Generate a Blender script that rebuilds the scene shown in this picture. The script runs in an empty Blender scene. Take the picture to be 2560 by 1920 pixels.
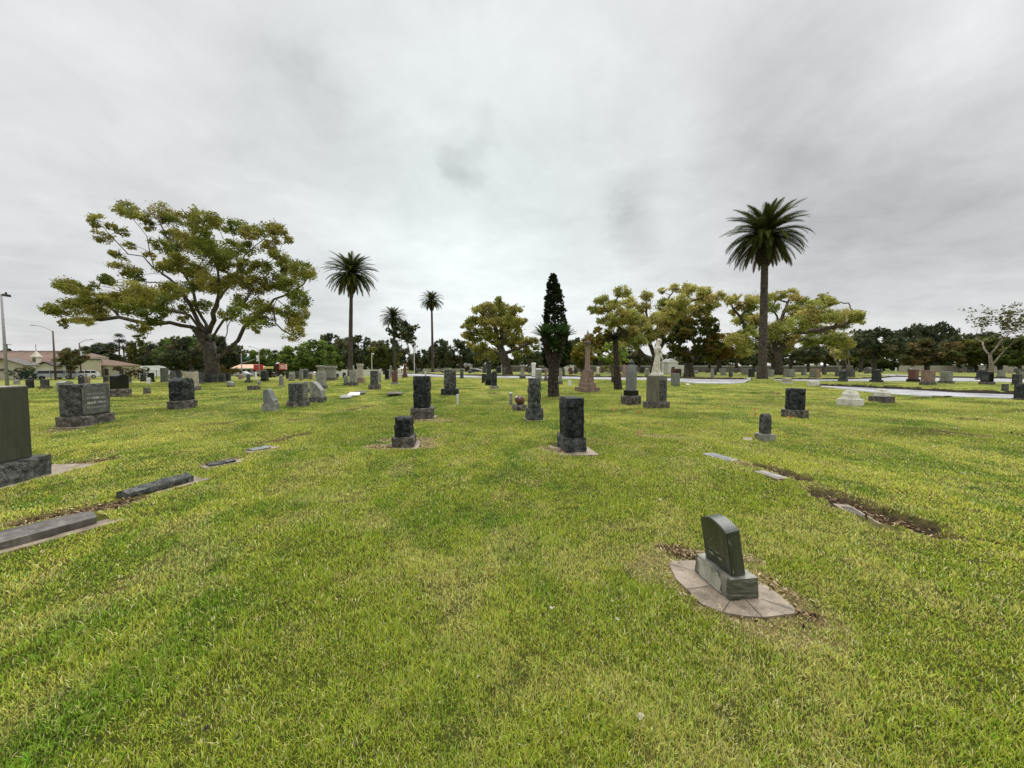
import bpy, bmesh, math, random
import numpy as np
from mathutils import Vector, Matrix, noise as mnoise

sc = bpy.context.scene
COL = sc.collection
F = 962.0                      # focal length in pixels of the 2560 px wide frame
PITCH = math.atan(48 / F)
EYE = 1.6
# ---------------------------------------------------------------- camera
cam_d = bpy.data.cameras.new('camera'); cam = bpy.data.objects.new('camera', cam_d); COL.objects.link(cam)
cam_d.sensor_width = 36; cam_d.lens = F / 2560 * 36; cam_d.clip_start = 0.05; cam_d.clip_end = 3000
cam.location = (0, 0, EYE); cam.rotation_euler = (math.pi / 2 - PITCH, 0, 0)
sc.camera = cam
sc.view_settings.view_transform = 'Standard'; sc.view_settings.look = 'None'
sc.view_settings.exposure = 0.50; sc.view_settings.gamma = 1
sc.cycles.max_bounces = 6; sc.cycles.diffuse_bounces = 3; sc.cycles.transparent_max_bounces = 4
sc.cycles.use_denoising = True

def ray(px, py):
    X = (px - 1280) / F; Y = (960 - py) / F
    cp, sp = math.cos(PITCH), math.sin(PITCH)
    return (X, cp + Y * sp, -sp + Y * cp)
def PW(px, py, D):
    r = ray(px, py); t = D / r[1]
    return Vector((r[0] * t, D, EYE + r[2] * t))
# ---------------------------------------------------------------- world: overcast cloud deck over a clear-sky model
SUN_EL, SUN_ROT = math.radians(58), math.radians(20)
W = bpy.data.worlds.new('World'); sc.world = W; W.use_nodes = True
nt = W.node_tree; nt.nodes.clear()
def N(t, **kw):
    n = nt.nodes.new(t)
    for k, v in kw.items(): setattr(n, k, v)
    return n
def L(a, b): nt.links.new(a, b)
def Mth(op, a, b=None, c=None, clamp=False):
    n = N('ShaderNodeMath', operation=op, use_clamp=clamp)
    for i, v in enumerate((a, b, c)):
        if v is None: continue
        if isinstance(v, (int, float)): n.inputs[i].default_value = v
        else: L(v, n.inputs[i])
    return n.outputs[0]
tc = N('ShaderNodeTexCoord'); sep = N('ShaderNodeSeparateXYZ'); L(tc.outputs['Generated'], sep.inputs[0])
zc = Mth('ADD', Mth('MAXIMUM', sep.outputs[2], 0.0), 0.16)
pl = N('ShaderNodeCombineXYZ'); L(Mth('DIVIDE', sep.outputs[0], zc), pl.inputs[0]); L(Mth('DIVIDE', sep.outputs[1], zc), pl.inputs[1])
def noise_w(vec, scale, detail, rough, dist=0.0, off=0):
    m = N('ShaderNodeMapping'); L(vec, m.inputs[0]); m.inputs['Location'].default_value = (off, off * .7, off * .3)
    n = N('ShaderNodeTexNoise'); n.inputs['Scale'].default_value = scale; n.inputs['Detail'].default_value = detail
    n.inputs['Roughness'].default_value = rough; n.inputs['Distortion'].default_value = dist
    L(m.outputs[0], n.inputs['Vector']); return n
n1 = noise_w(pl.outputs[0], 0.55, 6, .52, .35, 3.1)
n2 = noise_w(pl.outputs[0], 1.7, 8, .58, .5, 7.7)
n3 = noise_w(pl.outputs[0], 4.2, 9, .62, .8, 1.3)
val = Mth('MULTIPLY_ADD', Mth('SUBTRACT', n1.outputs[0], .5), .36, .545)
val = Mth('MULTIPLY_ADD', Mth('SUBTRACT', n2.outputs[0], .5), .21, val)
val = Mth('MULTIPLY_ADD', Mth('SUBTRACT', n3.outputs[0], .5), .13, val)
dn = N('ShaderNodeVectorMath', operation='MULTIPLY_ADD')          # direction warped by noise, for the single clouds
nv = noise_w(tc.outputs['Generated'], 7.0, 5, .6, 0, 4.4)
nv2 = N('ShaderNodeVectorMath', operation='SUBTRACT'); L(nv.outputs['Color'], nv2.inputs[0]); nv2.inputs[1].default_value = (.5, .5, .5)
L(nv2.outputs[0], dn.inputs[0]); dn.inputs[1].default_value = (.16, .16, .16); L(tc.outputs['Generated'], dn.inputs[2])
def cloud(px, py, rad, amt, inner=0.0):
    global val
    d = Vector(ray(px, py)).normalized()
    s = N('ShaderNodeVectorMath', operation='DISTANCE'); L(dn.outputs[0], s.inputs[0]); s.inputs[1].default_value = d
    m = N('ShaderNodeMapRange', interpolation_type='SMOOTHSTEP'); L(s.outputs['Value'], m.inputs[0])
    m.inputs['From Min'].default_value = rad * inner; m.inputs['From Max'].default_value = rad
    m.inputs['To Min'].default_value = amt; m.inputs['To Max'].default_value = 0
    val = Mth('ADD', val, m.outputs[0])
for c in [(1145, 405, .080, -.13), (1215, 340, .055, -.08), (1185, 440, .05, -.06), (1100, 425, .04, -.05), (1575, 590, .10, -.09), (1590, 480, .09, -.07), (1610, 660, .08, -.05), (1560, 520, .05, -.04), (760, 180, .06, -.05), (2020, 380, .09, -.05), (2330, 520, .12, -.04), (2420, 60, .12, .08), (1700, 300, .12, .05),
          (2250, 420, .42, -.11), (2450, 150, .30, .07), (1880, 230, .30, -.07), (2520, 640, .30, -.05), (740, 180, .14, -.05), (850, 270, .10, -.03),
          (1240, 620, .50, .10), (1050, 200, .30, .05), (1330, 90, .25, .05), (150, 350, .5, -.02), (1290, 860, .5, .05), (2300, 760, .3, .03), (2000, 620, .2, -.03)]:
    cloud(*c)
cr = N('ShaderNodeMix', data_type='RGBA')
s = N('ShaderNodeVectorMath', operation='DISTANCE'); L(tc.outputs['Generated'], s.inputs[0]); s.inputs[1].default_value = Vector(ray(1200, 560)).normalized()
mr = N('ShaderNodeMapRange', interpolation_type='SMOOTHSTEP'); L(s.outputs['Value'], mr.inputs[0]); mr.inputs['From Max'].default_value = .75
L(mr.outputs[0], cr.inputs[0]); cr.inputs[6].default_value = (.93, 1.0, .985, 1); cr.inputs[7].default_value = (.99, .99, .995, 1)
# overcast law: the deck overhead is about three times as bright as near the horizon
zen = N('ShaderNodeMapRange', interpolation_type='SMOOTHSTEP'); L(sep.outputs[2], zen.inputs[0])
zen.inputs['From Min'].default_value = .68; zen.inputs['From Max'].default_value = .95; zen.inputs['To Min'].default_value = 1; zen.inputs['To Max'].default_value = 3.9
low = N('ShaderNodeMapRange'); L(sep.outputs[2], low.inputs[0]); low.inputs['From Min'].default_value = -.05; low.inputs['From Max'].default_value = 0
low.inputs['To Min'].default_value = .35; low.inputs['To Max'].default_value = 1
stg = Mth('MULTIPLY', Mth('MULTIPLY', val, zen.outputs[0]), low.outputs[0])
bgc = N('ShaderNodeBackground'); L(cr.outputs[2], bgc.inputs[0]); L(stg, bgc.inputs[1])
sky = N('ShaderNodeTexSky', sky_type='NISHITA', sun_disc=False); sky.sun_elevation = SUN_EL; sky.sun_rotation = SUN_ROT
bgs = N('ShaderNodeBackground'); L(sky.outputs[0], bgs.inputs[0]); bgs.inputs[1].default_value = .1
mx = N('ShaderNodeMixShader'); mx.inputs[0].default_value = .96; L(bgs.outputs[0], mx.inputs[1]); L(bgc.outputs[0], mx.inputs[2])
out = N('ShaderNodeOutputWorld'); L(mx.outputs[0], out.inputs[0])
W.cycles.sampling_method = 'MANUAL'; W.cycles.sample_map_resolution = 512
sun_d = bpy.data.lights.new('sun', 'SUN'); sun_d.energy = 1.5; sun_d.angle = math.radians(50); sun_d.color = (1, .97, .92)
sun = bpy.data.objects.new('sun', sun_d); COL.objects.link(sun)
sun.rotation_euler = (math.pi / 2 - SUN_EL, 0, math.pi - SUN_ROT)

# ---------------------------------------------------------------- helpers
def tag(o, label=None, cat=None, group=None, kind=None):
    if label: o['label'] = label
    if cat: o['category'] = cat
    if group: o['group'] = group
    if kind: o['kind'] = kind
    return o
def empty(name, loc, rz=0, label=None, cat=None, group=None):
    o = bpy.data.objects.new(name, None); o.empty_display_size = .2; COL.objects.link(o)
    o.location = loc; o.rotation_euler = (0, 0, rz); return tag(o, label, cat, group)
def link(name, me, mat, parent=None, loc=(0, 0, 0), rot=(0, 0, 0)):
    o = bpy.data.objects.new(name, me); COL.objects.link(o)
    if mat is not None: me.materials.append(mat)
    if parent: o.parent = parent
    o.location = loc; o.rotation_euler = rot; return o
def from_bm(name, bm, mat, parent=None, smooth=False, loc=(0, 0, 0), rot=(0, 0, 0)):
    me = bpy.data.meshes.new(name); bm.normal_update(); bm.to_mesh(me); bm.free()
    if smooth:
        me.polygons.foreach_set('use_smooth', [True] * len(me.polygons))
    return link(name, me, mat, parent, loc, rot)
def np_mesh(name, V, Fc, col=None, smooth=False):
    """V (n,3), Fc list of (m,k) int arrays"""
    me = bpy.data.meshes.new(name)
    me.vertices.add(len(V)); me.vertices.foreach_set('co', np.ascontiguousarray(V, np.float32).ravel())
    tot = [f.shape[1] * np.ones(len(f), np.int32) for f in Fc]; tot = np.concatenate(tot)
    idx = np.concatenate([f.ravel() for f in Fc]).astype(np.int32)
    me.loops.add(len(idx)); me.loops.foreach_set('vertex_index', idx)
    me.polygons.add(len(tot)); st = np.zeros(len(tot), np.int32); st[1:] = np.cumsum(tot)[:-1]
    me.polygons.foreach_set('loop_start', st); me.polygons.foreach_set('loop_total', tot)
    if smooth: me.polygons.foreach_set('use_smooth', np.ones(len(tot), bool))
    me.update(calc_edges=True)
    if col is not None:
        a = me.color_attributes.new('Col', 'FLOAT_COLOR', 'POINT')
        c = np.ones((len(V), 4), np.float32); c[:, :3] = col; a.data.foreach_set('color', c.ravel())
    return me
def ss(a, b, x):
    t = np.clip((x - a) / (b - a), 0, 1); return t * t * (3 - 2 * t)
def vnoise(x, y, s=0.0):
    ix = np.floor(x); iy = np.floor(y); fx = x - ix; fy = y - iy
    fx = fx * fx * (3 - 2 * fx); fy = fy * fy * (3 - 2 * fy)
    def h(a, b):
        v = np.sin(a * 127.1 + b * 311.7 + s * 74.7) * 43758.5453; return v - np.floor(v)
    return (h(ix, iy) * (1 - fx) + h(ix + 1, iy) * fx) * (1 - fy) + (h(ix, iy + 1) * (1 - fx) + h(ix + 1, iy + 1) * fx) * fy
def fbm(x, y, s=0.0, o=3):
    v = 0; a = .5; t = 0
    for i in range(o):
        v = v + a * vnoise(x * 2 ** i + 13.7 * i, y * 2 ** i - 7.1 * i, s + i); t += a; a *= .5
    return v / t
# ---------------------------------------------------------------- terrain
RA = math.atan(130 / F)                        # the grave rows run 7.7 degrees left of straight ahead
RD = Vector((-math.sin(RA), math.cos(RA), 0)); RX = Vector((math.cos(RA), math.sin(RA), 0))
def gh0(x, y):
    d = np.sqrt(x * x + y * y)
    z = -1.0 * ss(75, 140, y) - 1.2 * ss(38, 85, d) * ss(15, 45, -x)
    u = x * math.cos(RA) + y * math.sin(RA); v = -x * math.sin(RA) + y * math.cos(RA)
    a = ss(1.5, 6, d) * (1 - .75 * ss(22, 45, d))
    z = z + a * (.028 * np.sin(u * 1.9 + 1.1 * np.sin(v * .6)) * np.sin(v * 1.05 + .8) + .02 * np.sin(u * .83 + v * .41 + 2) + .012 * np.sin(v * 2.3 + u * .7))
    return z
def G(px, py):
    r = ray(px, py); t = np.geomspace(.8, 420, 5000)
    x = r[0] * t; y = r[1] * t; z = EYE + r[2] * t
    c = z - gh0(x, y); i = int(np.argmax(c <= 0))
    if c[i] > 0: i = len(t) - 1
    if i > 0:
        f = c[i - 1] / (c[i - 1] - c[i] + 1e-9); tt = t[i - 1] + f * (t[i] - t[i - 1])
    else: tt = t[0]
    X, Y = r[0] * tt, r[1] * tt
    return Vector((X, Y, float(gh0(X, Y))))
RECTS = []     # (cx, cy, half across, half along, angle) where no grass grows
ZONES = []     # capsules (ax, ay, bx, by, halfwidth, soil, dry, depth)
def zone(a, b, hw, soil, dry, depth):
    A = G(*a); B = G(*b); ZONES.append((A.x, A.y, B.x, B.y, hw, soil, dry, depth))
for z in [
    ((1665, 1372), (1745, 1392), .085, .95, .6, .0), ((1690, 1420), (1950, 1540), .235, .0, .6, .01), ((1700, 1385), (1870, 1398), .08, .3, .8, 0),
    ((1900, 1440), (1990, 1500), .06, .12, .8, 0), ((1985, 1522), (2030, 1545), .05, .6, .8, 0),
    ((1905, 1165), (2000, 1195), .13, 1, .4, .05), ((2060, 1232), (2300, 1312), .17, 1, .3, .07), ((2110, 1262), (2330, 1330), .14, .6, .4, .05),
    ((1780, 1140), (1880, 1165), .12, .3, .6, .0),
    ((165, 1165), (255, 1150), .16, .9, .6, .02), ((80, 1300), (290, 1262), .14, .9, .6, .03), ((0, 1350), (100, 1330), .12, .5, .7, 0),
    ((330, 1250), (230, 1270), .12, .8, .6, .01), ((500, 1063), (570, 1058), .13, 1, .4, .04), ((520, 1160), (590, 1147), .10, .5, .8, .02),
    ((650, 1108), (700, 1100), .12, .9, .6, .05), ((708, 1096), (765, 1084), .12, .9, .4, .05),
    ((838, 1030), (872, 1026), .14, .8, .5, .05), ((873, 1024), (905, 1021), .14, .9, .4, .05), ((905, 1017), (932, 1013), .14, .8, .4, .05),
    ((940, 1118), (1060, 1112), .22, .35, .9, 0), ((965, 1100), (1060, 1098), .14, .5, .8, .01),
    ((1360, 1120), (1420, 1135), .12, .2, 1, 0), ((1105, 1052), (1020, 1050), .2, .2, .8, 0),
    ((1605, 1087), (1690, 1092), .10, .2, .9, .02), ((2060, 1030), (2120, 1038), .16, 1, .1, .07), ((2125, 1040), (2160, 1039), .12, .9, .1, .05),
    ((2220, 1050), (2270, 1056), .16, 1, .1, .07), ((2340, 1078), (2460, 1092), .16, .7, .4, .05), ((2520, 1084), (2600, 1092), .16, 1, .3, .06),
    ((2190, 1000), (2240, 1006), .2, .6, .4, .04), ((2395, 1046), (2500, 1052), .14, 1, .1, .06), ((1950, 985), (1925, 979), .2, 1, 0, .07),
    ((1885, 1005), (1870, 1004), .2, .7, .2, .05), ((1925, 1012), (1960, 1014), .2, .7, .2, .05), ((1320, 1004), (1345, 1003), .2, .2, 1, .03),
    ((1215, 984), (1250, 985), .25, .7, .3, .06), ((1265, 967), (1310, 968), .3, .6, .3, .06), ((740, 1050), (770, 1048), .2, .5, .4, .05),
    ((530, 982), (580, 980), .3, .6, .2, .06), ((590, 1000), (640, 998), .3, .5, .2, .05), ((380, 1012), (320, 1012), .3, .4, .3, .05),
    ((350, 998), (300, 999), .3, .5, .2, .05), ((1750, 1010), (1790, 1012), .25, .3, .1, .05), ((120, 1080), (170, 1076), .2, .2, .8, .02),
    ((290, 1452), (330, 1448), .02, .5, .2, .01), ((190, 1500), (310, 1475), .02, .4, .2, .01),
 ((2440, 1348), (2560, 1375), .025, .8, .2, .02), 
]: zone(*z)
def masks(x, y):
    soil = np.zeros_like(x); dry = np.zeros_like(x); dep = np.zeros_like(x)
    wob = (fbm(x * 9, y * 9, 5) - .5)
    for ax, ay, bx, by, hw, s, d, dp in ZONES:
        dx, dy = bx - ax, by - ay; l2 = dx * dx + dy * dy + 1e-9
        near = (np.abs(x - (ax + bx) / 2) < abs(dx) / 2 + 3 * hw + .3) & (np.abs(y - (ay + by) / 2) < abs(dy) / 2 + 3 * hw + .3)
        if not near.any(): continue
        xs, ys, w = x[near], y[near], wob[near]
        t = np.clip(((xs - ax) * dx + (ys - ay) * dy) / l2, 0, 1)
        q = np.hypot(xs - ax - t * dx, ys - ay - t * dy) / hw + w * 1.3
        soil[near] = np.maximum(soil[near], s * (1 - ss(.7, 1.15, q)))
        dry[near] = np.maximum(dry[near], d * (1 - ss(.9, 1.9, q)))
        dep[near] = np.maximum(dep[near], dp * (1 - ss(.85, 1.15, q)))
    return soil, dry, dep
def gh(x, y):
    x = np.atleast_1d(np.asarray(x, float)); y = np.atleast_1d(np.asarray(y, float))
    return gh0(x, y) - masks(x, y)[2]
def grass_rgb(x, y):
    """turf colour, patchy mix of lush, yellowish and strawy grass, with painted shade of dips"""
    u = x * math.cos(RA) + y * math.sin(RA); v = -x * math.sin(RA) + y * math.cos(RA)
    d = np.hypot(x, y)
    a = fbm(u * 1.1, v * .55, 1, 4); b = fbm(u * 3.6, v * 3.0, 2, 3); c = fbm(u * .35, v * .16, 3, 3)
    lush = ss(.46, .70, a * .6 + b * .4 + .10 * (c - .5)); straw = ss(.50, .72, fbm(u * 2.2 + 40, v * 1.7, 4, 4))
    yel = ss(.35, .65, c * .6 + .4 * fbm(u * .8 + 9, v * .45, 6, 3))
    g0 = np.array([.28, .315, .042]); g1 = np.array([.445, .435, .080]); gl = np.array([.105, .205, .020]); gs = np.array([.50, .43, .16])
    k = (yel * (.45 + .55 * ss(3, 10, d)))[:, None]; col = g0 * (1 - k) + g1 * k
    col = col * (1 - .65 * lush[:, None]) + gl * .65 * lush[:, None]
    k = (straw * (.42 - .27 * ss(4, 15, d)))[:, None]; col = col * (1 - k) + gs * k
    st = fbm(u * .55 + 3, v * 1.9, 41, 3); st2 = fbm(x * .28, y * 1.15, 43, 3)          # long soft bands: shade of the lawn's dips painted into the colour
    f = ss(6, 18, d); k = (1 - f * (.04 + .28 * ss(.50, .72, st) + .24 * ss(.52, .72, st2)))[:, None]
    col = col * k; gy = col.mean(1, keepdims=True); m = (.12 * ss(5, 20, d))[:, None]
    return col * (1 - m) + gy * m
# ---------------------------------------------------------------- materials
class MT:
    def __init__(s, name):
        s.m = bpy.data.materials.new(name); s.m.use_nodes = True; s.t = s.m.node_tree; s.b = s.t.nodes['Principled BSDF']; s.o = s.t.nodes['Material Output']
    def n(s, t, **kw):
        n = s.t.nodes.new(t)
        for k, v in kw.items(): setattr(n, k, v)
        return n
    def l(s, a, b): s.t.links.new(a, b)
    def co(s, kind='Object'): return s.n('ShaderNodeTexCoord').outputs[kind]
    def noise(s, vec, scale, detail=4, rough=.55, dist=0):
        n = s.n('ShaderNodeTexNoise'); n.inputs['Scale'].default_value = scale; n.inputs['Detail'].default_value = detail
        n.inputs['Roughness'].default_value = rough; n.inputs['Distortion'].default_value = dist; s.l(vec, n.inputs['Vector']); return n.outputs['Fac']
    def ramp(s, fac, stops):
        r = s.n('ShaderNodeValToRGB'); e = r.color_ramp.elements
        while len(e) < len(stops): e.new(.5)
        for i, (p, c) in enumerate(stops): e[i].position = p; e[i].color = (*c, 1)
        s.l(fac, r.inputs[0]); return r.outputs[0]
    def mix(s, f, a, b, mode='MIX'):
        n = s.n('ShaderNodeMix', data_type='RGBA', blend_type=mode)
        for i, v in ((0, f), (6, a), (7, b)):
            if isinstance(v, (int, float)): n.inputs[i].default_value = v
            elif isinstance(v, tuple): n.inputs[i].default_value = (*v, 1)
            else: s.l(v, n.inputs[i])
        return n.outputs[2]
    def bump(s, h, strength=.5, dist=.02):
        n = s.n('ShaderNodeBump'); n.inputs['Strength'].default_value = strength; n.inputs['Distance'].default_value = dist
        s.l(h, n.inputs['Height']); s.l(n.outputs[0], s.b.inputs['Normal'])
def stone(name, a, b, c=None, sc_=9, rough=.6, bump=.5, dist=.012, grain=90):
    M = MT(name); co = M.co(); n1 = M.noise(co, sc_, 6, .65, .4); g = M.noise(co, grain, 3, .7)
    f = M.n('ShaderNodeMath', operation='MULTIPLY_ADD'); M.l(g, f.inputs[0]); f.inputs[1].default_value = .45; 
    f2 = M.n('ShaderNodeMath', operation='MULTIPLY'); M.l(n1, f2.inputs[0]); f2.inputs[1].default_value = .85; M.l(f2.outputs[0], f.inputs[2])
    st = [(.48, a), (.74, b)]
    if c: st = [(.50, a), (.64, b), (.80, c)]
    M.l(M.ramp(f.outputs[0], st), M.b.inputs['Base Color'])
    M.b.inputs['Roughness'].default_value = rough
    M.bump(f.outputs[0], bump, dist); return M.m
def plain(name, c, rough=.6, var=.15, metal=0, scale=6):
    M = MT(name); n = M.noise(M.co(), scale, 4)
    M.l(M.ramp(n, [(.3, tuple(v * (1 - var) for v in c)), (.7, tuple(min(1, v * (1 + var)) for v in c))]), M.b.inputs['Base Color'])
    M.b.inputs['Roughness'].default_value = rough; M.b.inputs['Metallic'].default_value = metal; return M.m
def leafmat(name, trans=.3, sat=1.0):
    M = MT(name); a = M.n('ShaderNodeAttribute', attribute_name='Col')
    d = M.n('ShaderNodeBsdfDiffuse'); t = M.n('ShaderNodeBsdfTranslucent'); m = M.n('ShaderNodeMixShader'); m.inputs[0].default_value = trans
    M.l(a.outputs['Color'], d.inputs[0]); M.l(a.outputs['Color'], t.inputs[0]); M.l(d.outputs[0], m.inputs[1]); M.l(t.outputs[0], m.inputs[2])
    M.l(m.outputs[0], M.o.inputs[0]); return M.m
M_LEAF = leafmat('foliage', .35)
M_BLADE = leafmat('grass_blades', .35)
GRN = stone('grey_granite', (.10, .10, .085), (.22, .22, .19), (.33, .33, .29), 7, .55, .5)
def sheen(m, v, r=None):
    b = m.node_tree.nodes['Principled BSDF']; b.inputs['Specular IOR Level'].default_value = v
    if r: b.inputs['Roughness'].default_value = r
    return m
DRK = stone('dark_rock_faced_granite', (.003, .004, .005), (.015, .019, .020), (.095, .10, .097), 11, .45, 1.0, .09, 50)
MID = stone('mid_grey_rough_granite', (.012, .014, .012), (.060, .066, .058), (.20, .205, .185), 10, .5, 1.0, .07, 50)
BRN = stone('weathered_base_stone', (.026, .022, .018), (.10, .09, .075), (.25, .225, .195), 9, .6, 1.0, .06, 50)
TAN = stone('tan_granite', (.20, .175, .13), (.36, .32, .25), (.45, .41, .34), 5, .6, .35)
PNK = stone('brown_sandstone', (.10, .065, .048), (.21, .14, .105), (.31, .225, .18), 6, .65, .4)
RED = stone('red_granite', (.06, .022, .018), (.15, .055, .045), None, 14, .3, .2)
BLK = stone('polished_black_granite', (.002, .003, .004), (.008, .010, .011), None, 20, .14, .05)
BLK.node_tree.nodes['Principled BSDF'].inputs['Specular IOR Level'].default_value = .35
GREENG = stone('green_black_granite', (.006, .012, .009), (.022, .033, .026), None, 20, .3, .1)
MAR = stone('weathered_marble', (.36, .35, .29), (.62, .60, .52), (.74, .72, .65), 4, .6, .35)
CON = stone('concrete_pad', (.10, .078, .052), (.225, .180, .128), (.33, .275, .205), 5, .6, .4, .006, 120)
WHT = stone('white_stone', (.55, .55, .50), (.75, .75, .71), None, 6, .6, .2)
# weathered slab of the foreground stone: dark green-grey with soft vertical streaks and pale flecks of worn engraving
def streak(name, a, b, c, fl=0.0):
    M = MT(name); co = M.co(); mp = M.n('ShaderNodeMapping'); mp.inputs['Scale'].default_value = (1, 1, .12); M.l(co, mp.inputs[0])
    s1 = M.noise(mp.outputs[0], 16, 5, .6, .5); g = M.noise(co, 8, 6, .6); base = M.mix(.5, M.ramp(s1, [(.35, a), (.55, b), (.75, c)]), M.ramp(g, [(.3, a), (.7, b)]))
    if fl:
        mp2 = M.n('ShaderNodeMapping'); mp2.inputs['Scale'].default_value = (1, 1, .38); M.l(co, mp2.inputs[0])
        f = M.noise(mp2.outputs[0], 75, 2, .5); base = M.mix(M.ramp(f, [(.66, (0, 0, 0)), (.73, (fl, fl, fl))]), base, (.34, .36, .31))
    M.l(base, M.b.inputs['Base Color']); M.b.inputs['Roughness'].default_value = .42; M.bump(M.noise(co, 60, 4), .25, .004); return M.m
SLATE = streak('worn_grey_green_marble', (.022, .028, .020), (.055, .065, .048), (.11, .125, .10), .8)
BIGS = streak('olive_stained_granite', (.030, .034, .022), (.055, .060, .042), (.085, .088, .066))
GSTR = streak('streaked_grey_marble', (.10, .105, .10), (.19, .20, .19), (.34, .35, .34))
PEDM = streak('stained_pedestal_stone', (.07, .065, .045), (.16, .15, .11), (.28, .27, .21))
BASEF = streak('grey_striped_marble', (.10, .10, .075), (.27, .26, .215), (.46, .45, .40))
def inscribed(name, a, b, fleck):
    """smooth face with rows of worn, unreadable engraving"""
    M = MT(name); co = M.co('Generated'); sp = M.n('ShaderNodeSeparateXYZ'); M.l(co, sp.inputs[0]); ob = M.co()
    w = M.n('ShaderNodeMath', operation='SINE'); m = M.n('ShaderNodeMath', operation='MULTIPLY'); M.l(sp.outputs[2], m.inputs[0]); m.inputs[1].default_value = 34; M.l(m.outputs[0], w.inputs[0])
    mp = M.n('ShaderNodeMapping'); mp.inputs['Scale'].default_value = (1, 1, .5); M.l(ob, mp.inputs[0]); f = M.noise(mp.outputs[0], 45, 2, .5)
    row = M.ramp(w.outputs[0], [(.1, (0, 0, 0)), (.45, (1, 1, 1))]); fl = M.ramp(f, [(.46, (0, 0, 0)), (.54, (1, 1, 1))])
    my = M.n('ShaderNodeMath', operation='PINGPONG'); M.l(sp.outputs[1], my.inputs[0]); my.inputs[1].default_value = .5
    mz = M.n('ShaderNodeMath', operation='PINGPONG'); M.l(sp.outputs[2], mz.inputs[0]); mz.inputs[1].default_value = .5
    msk = M.mix(1.0, M.ramp(my.outputs[0], [(.12, (0, 0, 0)), (.2, (1, 1, 1))]), M.ramp(mz.outputs[0], [(.2, (0, 0, 0)), (.26, (1, 1, 1))]), 'MULTIPLY')
    al = M.mix(1.0, M.mix(1.0, row, fl, 'MULTIPLY'), msk, 'MULTIPLY'); base = M.ramp(M.noise(ob, 7, 6, .65), [(.4, a), (.62, b)])
    M.l(M.mix(al, base, fleck), M.b.inputs['Base Color']); M.b.inputs['Roughness'].default_value = .5; return M.m
INSG = inscribed('inscribed_grey_face', (.055, .058, .05), (.12, .125, .11), (.42, .43, .40)); INSD = inscribed('inscribed_dark_face', (.012, .014, .014), (.03, .034, .034), (.22, .22, .21)); INST = inscribed('inscribed_pale_face', (.15, .15, .125), (.25, .25, .215), (.08, .08, .07))
for m_ in (DRK, MID, BRN): sheen(m_, .28)
sheen(SLATE, .6, .30); sheen(BASEF, .55, .34)
MATS = dict(G=GRN, D=DRK, M=MID, B=BRN, T=TAN, P=PNK, R=RED, K=BLK, E=GREENG, W=MAR, S=SLATE, X=GSTR, H=WHT)
BARK = stone('bark', (.022, .016, .012), (.062, .050, .038), (.13, .107, .083), 3.5, .9, 1.0, .05, 30)
PBARK = stone('palm_bark', (.018, .013, .010), (.058, .045, .035), (.11, .09, .07), 3, .9, 1.0, .06, 14)
DBARK = stone('dark_fibrous_bark', (.006, .004, .003), (.026, .017, .012), (.09, .064, .048), 9, .9, 1.0, .05, 30)
PALEB = stone('pale_bark', (.09, .078, .06), (.20, .175, .14), (.32, .285, .235), 3, .9, .6, .03, 30)
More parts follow.
